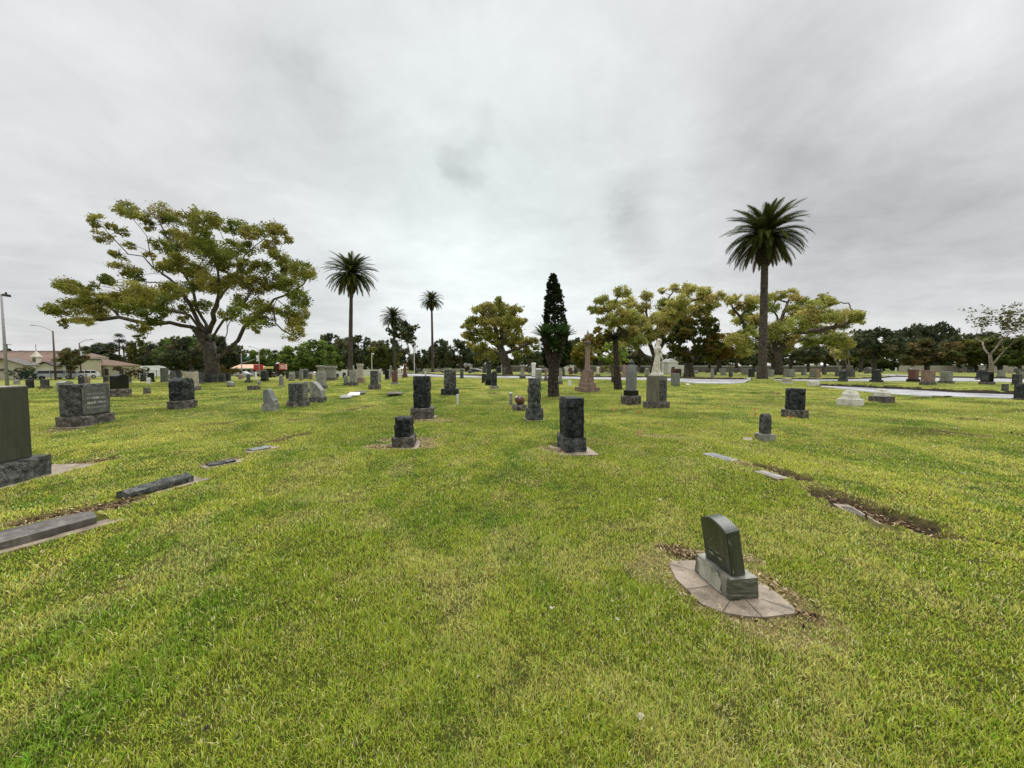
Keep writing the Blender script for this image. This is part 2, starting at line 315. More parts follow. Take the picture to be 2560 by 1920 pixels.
# ---------------------------------------------------------------- lawn ground sheet
def build_ground():
    r = .25 * 1.0095 ** np.arange(840)
    a = np.concatenate([np.radians(np.arange(-62, 62.01, .22)), np.radians(np.arange(65, 298, 4.0))])
    nA, nR = len(a), len(r)
    Rr, Aa = np.meshgrid(r, a, indexing='ij'); x = (Rr * np.sin(Aa)).ravel(); y = (Rr * np.cos(Aa)).ravel(); d = Rr.ravel()
    z = gh0(x, y); soil = np.zeros_like(x); dry = np.zeros_like(x); nr = (d < 60) & (y > -1)
    s_, d_, p_ = masks(x[nr], y[nr]); soil[nr] = s_; dry[nr] = d_; z[nr] -= p_
    nb = (d > 3) & (d < 60); z[nb] += (fbm(x[nb] * 2.1, y[nb] * 2.1, 9, 3) - .5) * .05 * ss(4, 12, d[nb])
    col = grass_rgb(x, y)
    # mottling that the blade tips no longer resolve far away
    m = fbm(x * 5, y * 5, 11, 3)[:, None]; col = col * (.80 + .4 * m)
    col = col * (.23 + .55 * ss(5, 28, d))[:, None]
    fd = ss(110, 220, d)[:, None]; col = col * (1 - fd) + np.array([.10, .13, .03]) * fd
    n = fbm(x * 14, y * 14, 12, 3)[:, None]
    so = np.array([.05, .033, .022]) * (.5 + n) ; dr = np.array([.30, .22, .11]) * (.6 + .8 * n)
    col = col * (1 - .75 * dry[:, None]) + dr * .75 * dry[:, None]
    col = col * (1 - soil[:, None]) + so * soil[:, None]
    V = np.stack([x, y, z], 1); V = np.vstack([V, [[0, 0, float(gh0(np.array([0.]), np.array([0.]))[0])]]]); col = np.vstack([col, col[:1]])
    I = np.arange(nR * nA).reshape(nR, nA); J = np.roll(I, -1, 1)
    q = np.stack([I[:-1], I[1:], J[1:], J[:-1]], -1).reshape(-1, 4)
    c = nR * nA; tri = np.stack([np.full(nA, c), I[0], J[0]], 1)
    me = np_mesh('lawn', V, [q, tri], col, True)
    M = MT('turf'); at = M.n('ShaderNodeAttribute', attribute_name='Col'); co = M.co()
    f1 = M.noise(co, 26, 5, .7); f2 = M.noise(co, 6, 4, .6)
    c1 = M.mix(1.0, at.outputs['Color'], M.ramp(f1, [(.3, (.55, .6, .5)), (.5, (.95, .95, .95)), (.72, (1.45, 1.4, 1.2))]), 'MULTIPLY')
    c2 = M.mix(1.0, c1, M.ramp(f2, [(.35, (.82, .86, .8)), (.65, (1.15, 1.12, 1.1))]), 'MULTIPLY')
    M.l(c2, M.b.inputs['Base Color']); M.b.inputs['Roughness'].default_value = .9; M.b.inputs['Specular IOR Level'].default_value = .15
    M.bump(f1, .9, .05)
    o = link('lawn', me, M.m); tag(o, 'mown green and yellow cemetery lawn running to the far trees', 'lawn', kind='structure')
build_ground()
# ---------------------------------------------------------------- wet paths and their turf kerbs
M_ROAD = MT('wet_asphalt'); _c = M_ROAD.co(); _n = M_ROAD.noise(_c, .5, 5, .6); _g = M_ROAD.noise(_c, 12, 4, .7)
M_ROAD.l(M_ROAD.mix(.5, M_ROAD.ramp(_n, [(.35, (.26, .26, .275)), (.65, (.42, .415, .43))]), M_ROAD.ramp(_g, [(.3, (.28, .28, .29)), (.7, (.42, .42, .43))])), M_ROAD.b.inputs['Base Color'])
M_ROAD.l(M_ROAD.ramp(_n, [(.35, (.22,) * 3), (.6, (.42,) * 3)]), M_ROAD.b.inputs['Roughness'])
M_KERB = plain('kerb_earth', (.055, .042, .028), .9, .5)
POLYS = []
def interp(pts, k=10):
    o = []
    for a, b in zip(pts[:-1], pts[1:]):
        for i in range(k): o.append((a[0] + (b[0] - a[0]) * i / k, a[1] + (b[1] - a[1]) * i / k))
    return o + [pts[-1]]
def path(upper, lower, label, kerb_up=True):
    U = interp(upper); Lw = interp(lower)
    nn = max(len(U), len(Lw))
    U = [G(*U[round(i * (len(U) - 1) / (nn - 1))]) for i in range(nn)]; Lw = [G(*Lw[round(i * (len(Lw) - 1) / (nn - 1))]) for i in range(nn)]
    POLYS.append([(p.x, p.y) for p in U] + [(p.x, p.y) for p in Lw[::-1]])
    V = []; K = 6
    for u, l in zip(U, Lw):
        for j in range(K + 1):
            p = u.lerp(l, min(1, j / (K - 1))); V.append((p.x, p.y, float(gh0(p.x, p.y)) + (.06 if j < K else -.03)))
    V = np.array(V); I = np.arange(nn * (K + 1)).reshape(nn, K + 1)
    q = np.stack([I[:-1, :-1], I[:-1, 1:], I[1:, 1:], I[1:, :-1]], -1).reshape(-1, 4)
    o = link('path', np_mesh('path', V, [q]), M_ROAD.m); tag(o, label, 'path', kind='structure')
    if kerb_up:
        bm = bmesh.new(); prev = None; rnd = random.Random(3)
        for u in U[::1]:
            d = Vector((u.x, u.y, 0)).normalized(); hh = .20 + rnd.uniform(-.05, .05); z = float(gh0(u.x, u.y))
            a = bm.verts.new((u.x, u.y, z - .05)); b = bm.verts.new((u.x + d.x * .04, u.y + d.y * .04, z + hh)); c = bm.verts.new((u.x + d.x * .45, u.y + d.y * .45, z + hh * .9)); e = bm.verts.new((u.x + d.x * 1.2, u.y + d.y * 1.2, z - .03))
            cur = (a, b, c, e)
            if prev:
                for i in range(3): bm.faces.new((prev[i], prev[i + 1], cur[i + 1], cur[i])).material_index = 0 if i == 0 else 1
            prev = cur
        o = from_bm('kerb', bm, M_KERB); o.data.materials.append(TURFB); tag(o, 'ragged turf edge along the ' + label, 'kerb', kind='structure')
TURFB = MT('turf_bank'); _n = TURFB.noise(TURFB.co(), 6, 5, .7); TURFB.l(TURFB.ramp(_n, [(.3, (.11, .13, .02)), (.7, (.30, .30, .06))]), TURFB.b.inputs['Base Color']); TURFB.b.inputs['Roughness'].default_value = .95; TURFB = TURFB.m
path([(2050, 966), (2100, 968.5), (2183, 972), (2280, 977), (2396, 984), (2531, 989), (2700, 998), (3000, 1014)],
     [(2052, 967.5), (2075, 970), (2156, 979), (2204, 985), (2251, 988), (2314, 992), (2463, 995), (2700, 1006), (3000, 1024)], 'pale wet path curving in from the right between the lawns')
path([(1640, 945), (1700, 947.5), (1760, 949), (1820, 949.5), (1880, 950)], [(1640, 950), (1700, 955), (1740, 959), (1830, 960), (1862, 957.5)], 'grey wet bend of path behind the statue and round dark tree')
path([(1000, 934.5), (1060, 936), (1120, 938.5), (1200, 940.5), (1300, 941), (1400, 942), (1500, 944), (1640, 945)],
     [(960, 938.5), (1060, 941), (1120, 943), (1200, 944.5), (1300, 945.5), (1400, 947), (1500, 949), (1640, 950)], 'thin pale path crossing the middle of the lawn')
path([(1935, 949), (2000, 950), (2100, 950), (2200, 947), (2240, 943), (2290, 944.5), (2440, 946.5), (2700, 951)],
     [(1935, 951), (2000, 952.5), (2100, 953), (2200, 953.5), (2260, 953.5), (2330, 954), (2440, 953.5), (2700, 960)], 'far pale path behind the black and red headstones')
path([(2205, 937), (2250, 937.5), (2275, 939)], [(2205, 939), (2240, 941), (2275, 945)], 'short pale loop joining the far path', False)
# ---------------------------------------------------------------- grass blades
def build_grass():
    rng = np.random.default_rng(7); NB = 1800000
    # radius pdf ~ r^-0.45 between 1.05 and 60 m, thinned out towards the far end
    u = rng.random(NB); e = .42; r = (1.05 ** e + u * (60 ** e - 1.05 ** e)) ** (1 / e)
    a = np.radians(rng.uniform(-57, 57, NB)); x = r * np.sin(a); y = r * np.cos(a)
    soil, dry, dep = masks(x, y); keep = (rng.random(NB) > soil * 1.05) & (rng.random(NB) > dry * .45) & (rng.random(NB) > ss(26, 60, r))
    th_ = fbm(x * 16, y * 16, 31, 2) * .6 + fbm(x * 4, y * 4, 32, 2) * .4; keep &= rng.random(NB) < .42 + 1.4 * ss(.30, .62, th_)
    for cx, cy, hw, hl, an in RECTS:
        if math.hypot(cx, cy) > 62: continue
        dx = x - cx; dy = y - cy; c, s = math.cos(an), math.sin(an)
        keep &= ~((np.abs(dx * c + dy * s) < hw + .02) & (np.abs(-dx * s + dy * c) < hl + .02))
    for poly in POLYS:
        ins = np.zeros(NB, bool); n = len(poly)
        for i in range(n):
            x1, y1 = poly[i]; x2, y2 = poly[(i + 1) % n]
            cnd = ((y1 > y) != (y2 > y)) & (x < (x2 - x1) * (y - y1) / (y2 - y1 + 1e-12) + x1); ins ^= cnd
        keep &= ~ins
    x, y, r, dry, dep, soil = x[keep], y[keep], r[keep], dry[keep], dep[keep], soil[keep]; edge = np.zeros(len(x))
    ex = []; ey = []                                             # the mower leaves a longer fringe against every stone
    for cx, cy, hw, hl, an in RECTS:
        dd = math.hypot(cx, cy)
        if dd > 45: continue
        m = int(4 * (hw + hl) * 420 / max(1, dd / 3) ** .9); t = rng.uniform(-1, 1, m); sd = rng.integers(0, 4, m); of = .006 + np.abs(rng.normal(0, .022, m)) * (1 + dd / 20)
        u = np.where(sd < 2, t * (hw + .02), np.where(sd == 2, hw + of, -hw - of)); v = np.where(sd < 2, np.where(sd == 0, hl + of, -hl - of), t * (hl + .02))
        k_ = fbm(t * 3 + cx * 5, sd + cy * 3., 3, 2) > .42; u, v = u[k_], v[k_]; c, s = math.cos(an), math.sin(an); ex.append(cx + u * c - v * s); ey.append(cy + u * s + v * c)
    ex = np.concatenate(ex); ey = np.concatenate(ey); es, ed, ep = masks(ex, ey); k_ = es < .4; ex, ey, ed, ep, es = ex[k_], ey[k_], ed[k_], ep[k_], es[k_]
    x = np.r_[x, ex]; y = np.r_[y, ey]; dry = np.r_[dry, ed]; dep = np.r_[dep, ep]; soil = np.r_[soil, es]; edge = np.r_[edge, np.ones(len(ex))]; r = np.hypot(x, y); n = len(x)
    z = gh0(x, y) - dep
    z += np.where(r > 3, (fbm(x * 2.1, y * 2.1, 9, 3) - .5) * .05 * ss(4, 12, r), 0)
    lush = fbm(x * 3.1, y * 3.1, 22, 3); hsc = .45 + 1.15 * lush
    clump = fbm(x * 13, y * 13, 23, 2)
    ln = (.019 + .022 * rng.random(n) ** 1.5) * hsc * (.6 + .8 * clump) * (1 + .35 * ss(4, 25, r)) * (1 - .45 * dry) * (1 + .6 * edge)
    wd = .00155 * (.6 + .8 * rng.random(n)) * (r / 1.6) ** .84
    th = rng.uniform(0, 2 * np.pi, n); lean = rng.uniform(.1, .9, n); bd = th + rng.normal(0, .5, n)
    fx, fy = np.cos(th + np.pi / 2), np.sin(th + np.pi / 2); lx, ly = np.cos(bd), np.sin(bd)
    def ring(t, w):
        off = lean * t * t * ln; h = ln * t * (1 - .35 * t * np.minimum(lean, 1))
        cx = x + lx * off; cy = y + ly * off; cz = z - .003 + h
        return np.stack([cx - fx * w, cy - fy * w, cz], 1), np.stack([cx + fx * w, cy + fy * w, cz], 1)
    A0, A1 = ring(0, wd * .8); B0, B1 = ring(.55, wd * .75); C0, _ = ring(1.0, 0 * wd)
    V = np.stack([A0, A1, B0, B1, C0], 1).reshape(-1, 3)
    b = np.arange(n) * 5
    q = np.stack([b, b + 1, b + 3, b + 2], 1); t = np.stack([b + 2, b + 3, b + 4], 1)
    col = grass_rgb(x, y); j = rng.random(n)[:, None]
    vr = 1 - .45 * ss(4, 16, r); col = col * (1 + vr * (rng.random(n) - .5) * .95)[:, None]
    deep = (rng.random(n) < .20)[:, None]; col = np.where(deep, col * np.array([.55, .85, .6]), col)
    st = (rng.random(n) < .09 * vr + .55 * dry + .10 * ss(.5, .75, fbm(x * 2.2, y * 2.2, 4, 3)))[:, None]
    col = np.where(st, np.array([.56, .50, .24]) * (.5 + .8 * j), col)
    col = np.clip(col * 1.50, .004, .85)
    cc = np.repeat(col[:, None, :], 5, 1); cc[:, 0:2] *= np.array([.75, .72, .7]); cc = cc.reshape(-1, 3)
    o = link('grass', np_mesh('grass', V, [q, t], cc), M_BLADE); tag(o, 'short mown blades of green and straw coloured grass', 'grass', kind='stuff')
def build_litter():
    """dead leaves, chips and clippings on the bare patches: too many to count"""
    rng = np.random.default_rng(11); V = []; col = []
    for i, (ax, ay, bx, by, hw, so, dr, dp) in enumerate(ZONES):
        A = math.hypot(bx - ax, by - ay) * 2 * hw + 3 * hw * hw; d = math.hypot(ax, ay)
        n = int(min(4000, A * (6000 if dp < .04 else 1800) * (so + .5 * dr) / max(1, (d / 4)) ** 1.6))
        if n < 5: continue
        t = rng.random(n); x = ax + (bx - ax) * t + rng.normal(0, hw * .6, n); y = ay + (by - ay) * t + rng.normal(0, hw * .6, n)
        z = gh(x, y) + .004 + .012 * rng.random(n); s = (.0018 + .0032 * rng.random(n)) * (1 + d / 4)
        th = rng.uniform(0, 2 * np.pi, n); el = rng.uniform(1, 3.2, n)
        u = np.stack([np.cos(th), np.sin(th), rng.normal(0, .35, n)], 1) * (s * el)[:, None]; v = np.stack([-np.sin(th), np.cos(th), rng.normal(0, .35, n)], 1) * s[:, None]
        P = np.stack([x, y, z], 1); V.append(np.stack([P - u, P + v * .8, P + u, P - v * .8], 1).reshape(-1, 3))
        pal = np.array([[.10, .055, .03], [.20, .13, .07], [.38, .29, .16], [.50, .42, .26], [.03, .02, .015]])
        c = pal[rng.choice(5, n, p=[.3, .25, .22, .1, .13] if so > .5 else [.08, .12, .35, .42, .03])] * (.6 + .8 * rng.random(n))[:, None]; col.append(np.repeat(c, 4, 0))
    V = np.concatenate(V); col = np.concatenate(col); q = np.arange(len(V)).reshape(-1, 4)
    o = link('litter', np_mesh('litter', V, [q], col), M_LEAF); tag(o, 'dead leaves and clippings lying on the bare patches of soil', 'litter', kind='stuff')
# ---------------------------------------------------------------- headstones
def gridbox(cuts):
    bm = bmesh.new(); bmesh.ops.create_cube(bm, size=1)
    for v in bm.verts: v.co.z += .5
    if cuts: bmesh.ops.subdivide_edges(bm, edges=bm.edges[:], cuts=cuts, use_grid_fill=True)
    return bm
def top_fn(style):
    s = style
    def f(x, y, z):           # x across -.5...5, y along -.5...5, z 0..1 ; returns x,y,z factors applied before scaling
        if s == 'serp': z *= 1 - .16 * (2 * y) ** 2
        elif s == 'round': z *= .72 + .28 * math.sqrt(max(0, 1 - (1.98 * y) ** 2))
        elif s == 'roundx': z *= .80 + .20 * math.sqrt(max(0, 1 - (1.98 * x) ** 2))
        elif s == 'arc': z *= 1 - .13 * (2 * y) ** 2
        elif s == 'gable': z *= 1 - .14 * abs(2 * y)
        elif s == 'slant': z *= .42 + .58 * min(1, max(0, (.5 - x) / .62))
        elif s == 'roll':
            k = min(1, max(0, (x + .05) / .5)); z *= 1 - .78 * (k * k * (3 - 2 * k)) - .10 * max(0, (-x - .1) / .4) ** 2
        elif s == 'wedge': z *= .55 + .45 * (.5 - y)
        elif s == 'bevel': z *= 1 - .35 * max(0, x + .1) * 2
        elif s == 'obelisk':
            k = 1 - .22 * z
            if z > .90: k *= max(.02, (1 - z) / .10)
            x *= k; y *= k
        elif s == 'taper': k = 1 - .18 * z; x *= k; y *= k
        elif s == 'uneven': z *= 1 - .16 * abs(x + .1) - .10 * (y + .5)
        elif s == 'ogive':
            k = 1 if z < .72 else 1 - .38 * ((z - .72) / .28) ** 1.6; x *= k; y *= k
        return x, y, z
    return f
def shape(w, Ln, h, style='box', rough=0.0, cuts=3, seed=0, bev=0.0, keep_front=False):
    bm = gridbox(cuts); f = top_fn(style)
    for v in bm.verts:
        x, y, z = f(*v.co); v.co = (x * w, y * Ln, z * h)
    if rough:
        o = Vector((seed * 3.7, seed * 1.3, 0)); bm.normal_update(); hz = max(v.co.z for v in bm.verts); q = 2.2 / max(.12, min(w, Ln))
        for v in bm.verts:
            p = v.co; nz = mnoise.noise(p * q + o) + .55 * mnoise.noise(p * q * 2.3 + o) + .3 * mnoise.noise(p * q * 5 + o)
            n = v.normal.copy()
            ed = 1.0
            if n.z > .7: n = Vector((0, 0, 1)); ed = .25
            if keep_front and n.x * keep_front > .8: ed = .03
            if p.z < .01: ed *= .3
            ux, uy, uz = abs(p.x) / (w / 2), abs(p.y) / (Ln / 2), abs(2 * p.z / hz - 1); cnr = sum(1 for q_ in (ux, uy, uz) if q_ > .93)
            if cnr >= 2: ed *= .28
            v.co += n * ed * rough * (nz * 1.35 + .75 * (1 - min(1, uy if abs(n.x) > .5 else ux) ** 4) * (1 - uz ** 6))
    if bev:
        bmesh.ops.bevel(bm, geom=[e for e in bm.edges if e.calc_face_angle(0) > .6], offset=bev, segments=2, affect='EDGES', profile=.6)
    return bm
ST_N = [0]
def mask_rect(c, hw, hl, an=RA): RECTS.append((c.x, c.y, hw, hl, an))
def stone_at(xl, xr, yt, yb, bh, style, mat, label, k=1.5, sb=.74, bmat=None, rough=None, kind='headstone', pad=0, sk=None, group=None, cat=None, lean=0, keep=0, sf=None, capped=None, rz=0, face=None):
    ST_N[0] += 1; seed = ST_N[0]; xm = (xl + xr) / 2
    P = G(xm, yb); D = P.y; Wp = xr - xl
    w = Wp * D / (F + k * abs(xm - 1150)); ep = w * F / D
    xn = xl + ep / 2 if xm < 1150 else xr - ep / 2
    Pn = G(xn, yb); Ln = k * w; c = Pn + RD * (Ln / 2)
    gz = float(gh0(c.x, c.y)); H = PW(xn, yt, Pn.y + w * (1 - sb) / 2).z - gz; B = (PW(xn, yb - bh, Pn.y).z - gz) if bh else 0
    H = max(H, .06); far = D > 28; cuts = 2 if D > 45 else (4 if far else (8 if D > 14 else 14))
    rg = rough if rough is not None else 0; rg = rg * min(1, .7 + .3 * w)
    if style in ('round', 'roundx', 'serp', 'roll', 'ogive', 'slant', 'obelisk', 'arc'): cuts = max(cuts, 6)
    sm = MATS[mat]; bm_ = MATS[bmat or mat]
    sw = w * sb; sl = Ln - w * (1 - sb) if sk is None else sk * w
    if bh:
        root = empty(kind, (c.x, c.y, gz), RA + rz, label, cat or kind, group)
        bb = shape(w, Ln, B + .03, 'box', .02 * min(1.5, B * 4) if (bmat in ('B', 'D', 'M') or rg) else 0, cuts, seed + .3, 0 if rg else .008)
        from_bm('base', bb, bm_, root, loc=(0, 0, -.03))
        sbm = shape(sw, sl, H - B, style, rg, cuts, seed, 0 if rg else min(.012, sw * .06), keep)
        if capped:
            hh = H - B; bmesh.ops.delete(sbm, geom=sbm.verts[:], context='VERTS')
            sbm.free(); sbm = shape(sw, sl, hh * .84, style, rg, cuts, seed, 0, keep)
            from_bm('cap', shape(sw * 1.25, sl + sw * .25, hh * .16, capped, 0, 4, seed, 0), sm, root, loc=(0, 0, B + hh * .84 + .001))
        sob = from_bm('slab', sbm, sm, root, loc=(0, 0, B + .001), rot=(0, lean, 0))
        if face:
            sg = 1 if xm < 1150 else -1; fh = (H - B) * (.84 if style in ('box', 'serp') else .7)
            from_bm('inscribed_face', shape(.02, sl * .88, fh, 'box', 0, 0, 0, .004), face, sob, loc=(sg * (sw / 2 + (rg * .9 if rg else 0) + .004), 0, (H - B) * .05))
    else:
        bm2 = shape(w, Ln, H + .03, style, rg, cuts, seed, 0 if rg else min(.012, w * .05), keep)
        root = from_bm(kind, bm2, sm, None, loc=(c.x, c.y, gz - .03), rot=(0, lean, RA + rz)); tag(root, label, cat or kind, group)
    if pad:
        pb = shape(w + 2 * pad, Ln + 2 * pad * 1.4, .05, 'box', 0, 0, 0, .006)
        from_bm('pad', pb, CON, root, loc=(0, 0, -.036 if bh else .0))
        mask_rect(c, w / 2 + pad, Ln / 2 + pad * 1.4)
    else: mask_rect(c, w / 2, Ln / 2)
    return root
S = stone_at
# ---- near and middle distance, each one told apart
S(143, 293, 962, 1071, 28, 'box', 'M', 'wide grey headstone with rock-faced ends and a worn inscription, on a dark ledge base', 1.75, .80, 'B', .02, pad=.06, face=INSG)
S(270, 330, 935, 992, 19, 'gable', 'K', 'polished black gabled headstone on a broad rough base', 1.5, .74, 'B')
S(358, 378, 969, 986, 0, 'taper', 'B', 'small brown tapered rock on the grass left of the rough arched headstone', 1.0, 1, None, .02, cat='grave marker')
S(366, 379, 944, 960, 3, 'round', 'H', 'small whitish rounded tablet behind the brown rock', .7, .9)
S(419, 495, 945, 1024, 21, 'serp', 'D', 'dark rock-faced headstone with an arched top on a rough base', 1.5, .80, 'B', .035)
S(455, 503, 930, 978, 12, 'box', 'T', 'tall tan block with a bright polished top behind the dark arched headstone', 1.1, .80, 'B')
S(655, 700, 973, 1029, 19, 'roll', 'X', 'pale grey headstone with a rolled top curving down to its foot', 1.0, .80, 'G')
S(717, 776, 959, 1019, 16, 'box', 'M', 'square grey headstone with one rough end and a smooth inscribed face', 1.25, .78, 'B', .015, face=INSG)
S(771, 818, 955, 1007, 13, 'slant', 'G', 'slant-faced pale granite marker with a sloping inscribed plate', 1.0, .82, 'B')
S(758, 775, 954, 982, 8, 'box', 'G', 'narrow little grey stone between the square headstone and the slant marker', .8, .7, 'B')
S(786, 820, 930, 973, 9, 'box', 'G', 'tall plain grey block standing behind the slant marker', 1.1, .78, 'B')
S(790, 818, 914, 944, 5, 'taper', 'G', 'grey pedestal tomb with a mossy domed cap', .9, .8, 'G', capped='round')
S(813, 844, 915, 951, 7, 'box', 'G', 'broad grey tomb with a low hipped cap beside the domed one', .9, .82, 'B', capped='gable')
S(651, 673, 927, 953, 5, 'box', 'E', 'dark green block headstone on a black plinth near the road', 1.1, .86, 'K')
S(670, 681, 926, 944, 0, 'box', 'K', 'plain black block just right of the dark green one', 1.0, 1)
S(696, 711, 935, 966, 4, 'obelisk', 'X', 'small grey obelisk with blunt tip left of the square headstone', 1.0, .8, 'G')
S(567, 588, 953, 968, 4, 'bevel', 'G', 'low pillow-shaped grey marker on a small base', 1.3, .95, 'B')
S(619, 652, 964, 976, 0, 'wedge', 'B', 'low brown wedge-shaped stone lying in the lawn left of the rolled headstone', 1.0, 1, None, .02, cat='grave marker')
S(644, 653, 952, 963, 0, 'round', 'G', 'tiny grey rounded stone beside the low brown wedge', .8, 1)
S(612, 631, 936, 957, 6, 'taper', 'M', 'small lumpy grey stone with a narrow shaft', 1.0, .5, 'M', .02)
S(636, 644, 929, 949, 3, 'obelisk', 'H', 'slim white monument near the road', 1.0, .75)
S(596, 606, 936, 949, 0, 'roundx', 'P', 'small reddish stone in the shade right of the big tree', 1.0, 1)
S(858, 872, 939, 964, 6, 'round', 'X', 'small weathered grey tablet at the foot of the left tall palm', .8, .72, 'M')
S(870, 896, 925, 965, 10, 'box', 'G', 'upright grey block in front of the left tall palm trunk', 1.0, .76, 'B')
S(890, 912, 909, 958, 13, 'box', 'T', 'tall tan slab monument on a two-step brown base', .9, .68, 'P', capped='box')
S(921, 953, 927, 974, 12, 'box', 'M', 'rough grey headstone with a smooth pale side on a dark base, between palms', 1.05, .66, 'B', .02, face=INST)
S(945, 954, 931, 955, 4, 'box', 'G', 'grey stone half hidden behind the rough one between the palms', .8, .75)
S(961, 975, 925, 950, 3, 'box', 'K', 'dark block headstone right of the hidden grey one', 1.0, .82, 'B')
S(973, 982, 912, 946, 7, 'obelisk', 'X', 'slender grey obelisk behind the short palm trunk', 1.0, .7, 'G')
S(977, 998, 929, 961, 5, 'box', 'R', 'dark reddish headstone on a thin grey base below the short palm', 1.0, .70, 'G')
S(993, 1005, 921, 944, 8, 'round', 'W', 'pale carved stone with lumpy foot by the sparse tree', .9, .6, 'W', .03)
S(1006, 1019, 910, 944, 9, 'ogive', 'R', 'brown urn-shaped monument below the sparse tree', .9, .6, 'R', capped='round')
S(1027, 1085, 941, 1049, 28, 'box', 'D', 'tall black rock-faced headstone on a brown rough base, left of centre', 1.05, .74, 'B', .028, pad=.12)
S(980, 1042, 1041, 1121, 27, 'uneven', 'D', 'small black rough headstone with a slanting broken top on a pale base', 1.35, .72, 'B', .03, pad=.10)
S(1103, 1147, 925, 989, 16, 'box', 'M', 'round-shouldered rough grey headstone behind the tall black one', 1.1, .64, 'D', .03, pad=.06, face=INSG)
S(1149, 1160, 923, 946, 3, 'box', 'M', 'narrow dark stone standing on the path edge in mid lawn', .9, .8, 'M')
S(1203, 1219, 935, 958, 3, 'box', 'D', 'squat dark block left of the tall green shaft', 1.0, .85, 'D', .02)
S(1212, 1233, 912, 964, 14, 'taper', 'E', 'tall dark green shaft monument with a stepped plinth', .9, .62, 'K')
S(1223, 1247, 928, 973, 8, 'roundx', 'D', 'black headstone with a curved grey top in front of the green shaft', .9, .62, 'G', .01)
S(1313, 1358, 946, 1051, 29, 'box', 'M', 'tall narrow grey rough headstone right of the tilted red stone', .95, .70, 'M', .03, pad=.06)
S(1388, 1467, 996, 1133, 38, 'box', 'D', 'large black rock-faced headstone on a grey base with pale pads, centre of the lawn', 1.6, .80, 'M', .035, pad=.16)
S(1335, 1357, 920, 953, 6, 'gable', 'G', 'house-shaped grey tomb with a pitched top behind the narrow grey stone', 1.0, .75, 'G')
S(1298, 1314, 912, 947, 7, 'taper', 'G', 'grey monument with a peaked cap by the path', .8, .62, 'M', capped='gable')
S(1328, 1340, 907, 944, 4, 'box', 'W', 'tall cream shaft with a moulded cap behind the house-shaped tomb', .8, .8, 'G', capped='round')
S(1359, 1370, 921, 953, 8, 'taper', 'P', 'brownish tapered stone left of the split palm trunk', .8, .6, 'B')
S(1395, 1407, 921, 961, 8, 'taper', 'G', 'grey tapered monument right of the split palm trunk', .8, .7, 'B')
S(1404, 1414, 920, 940, 3, 'ogive', 'M', 'dark urn-topped stone behind the grey tapered monument', .8, .7)
S(1421, 1432, 918, 936, 3, 'round', 'R', 'brown round-topped tablet in front of the white arch', .8, .8)
S(1448, 1459, 939, 960, 6, 'taper', 'D', 'small dark tapered stone left of the tall column', .9, .6, 'M', .01)
S(1488, 1501, 917, 939, 3, 'box', 'W', 'whitish pillar with small cap right of the tall column', .8, .6, 'K', capped='round')
S(1518, 1529, 921, 934, 0, 'box', 'T', 'pale block left of the slim dark palm trunk', 1.0, 1)
S(1550, 1571, 912, 945, 10, 'taper', 'P', 'pink granite shaft on a stepped base behind the pointed obelisk', .8, .55, 'P')
S(1611, 1623, 922, 941, 2, 'box', 'G', 'grey stone with a white side under the big camphor', 1.1, .85, 'D')
S(1595, 1611, 918, 932, 0, 'box', 'M', 'dark low tomb with a pale lid under the big camphor', 1.0, 1)
S(1675, 1701, 934, 965, 2, 'box', 'X', 'dark streaked square stone just behind the statue pedestal', 1.2, .93, 'K')
S(1676, 1704, 922, 941, 0, 'box', 'R', 'low dark red block in front of the white mausoleum', 1.2, 1)
S(1776, 1785, 920, 945, 0, 'roundx', 'G', 'slim grey pillar beyond the round dark tree', .8, 1)
S(1785, 1792, 922, 938, 0, 'box', 'D', 'dark stone touching the slim grey pillar', .9, 1)
S(1799, 1817, 921, 938, 2, 'box', 'G', 'grey block with dark side left of the tall right palm', 1.1, .8)
S(1821, 1832, 930, 943, 0, 'round', 'M', 'small dark pointed stone on the verge left of the tall right palm', .8, 1)
S(1740, 1753, 922, 931, 1, 'box', 'M', 'squat dark stone under the round dark tree, left one of two', 1.0, .8)
S(1762, 1775, 923, 932, 1, 'box', 'M', 'squat dark stone under the round dark tree, right one of two', 1.0, .8)
S(1852, 1880, 922, 937, 0, 'box', 'G', 'long low grey tomb left of the tall right palm', 1.6, 1)
S(1869, 1888, 922, 943, 2, 'box', 'D', 'dark headstone with a pale plaque touching the tall right palm', 1.1, .9)
S(1919, 1936, 924, 942, 0, 'box', 'G', 'pale grey slab between the right palm and the camphor trunk', 1.0, 1)
S(1956, 1990, 923, 942, 1, 'box', 'G', 'wide grey green tomb right of the camphor trunk', 1.3, .9, 'D')
S(2001, 2018, 923, 938, 1, 'box', 'G', 'mid-size grey headstone right of the wide tomb', 1.2, .9)
S(2018, 2055, 922, 944, 2, 'box', 'P', 'olive brown block on a thin wide base', 1.3, .78, 'B', face=INST)
S(2054, 2067, 919, 936, 0, 'box', 'B', 'brown stone just behind the olive block', 1.0, 1)
S(2086, 2100, 928, 941, 2, 'box', 'M', 'low stone left of the dark rounded headstone', 1.2, .9)
S(2110, 2140, 922, 943, 2, 'box', 'M', 'wide grey tomb behind the dark rounded headstone', 1.3, .88, 'B')
S(2093, 2121, 926, 954, 6, 'roundx', 'D', 'dark rounded headstone beside the far pale path', 1.2, .72, 'M', face=INSD)
S(2171, 2210, 924, 956, 6, 'slant', 'D', 'dark stone with a sloping shoulder on a low plinth', 1.3, .66, 'D', .01)
S(2159, 2181, 918, 934, 0, 'round', 'B', 'humped brown stone under the dark oak', 1.4, 1, None, .03)
S(2263, 2302, 924, 955, 7, 'box', 'R', 'red granite headstone with a white top', 1.3, .72, 'K')
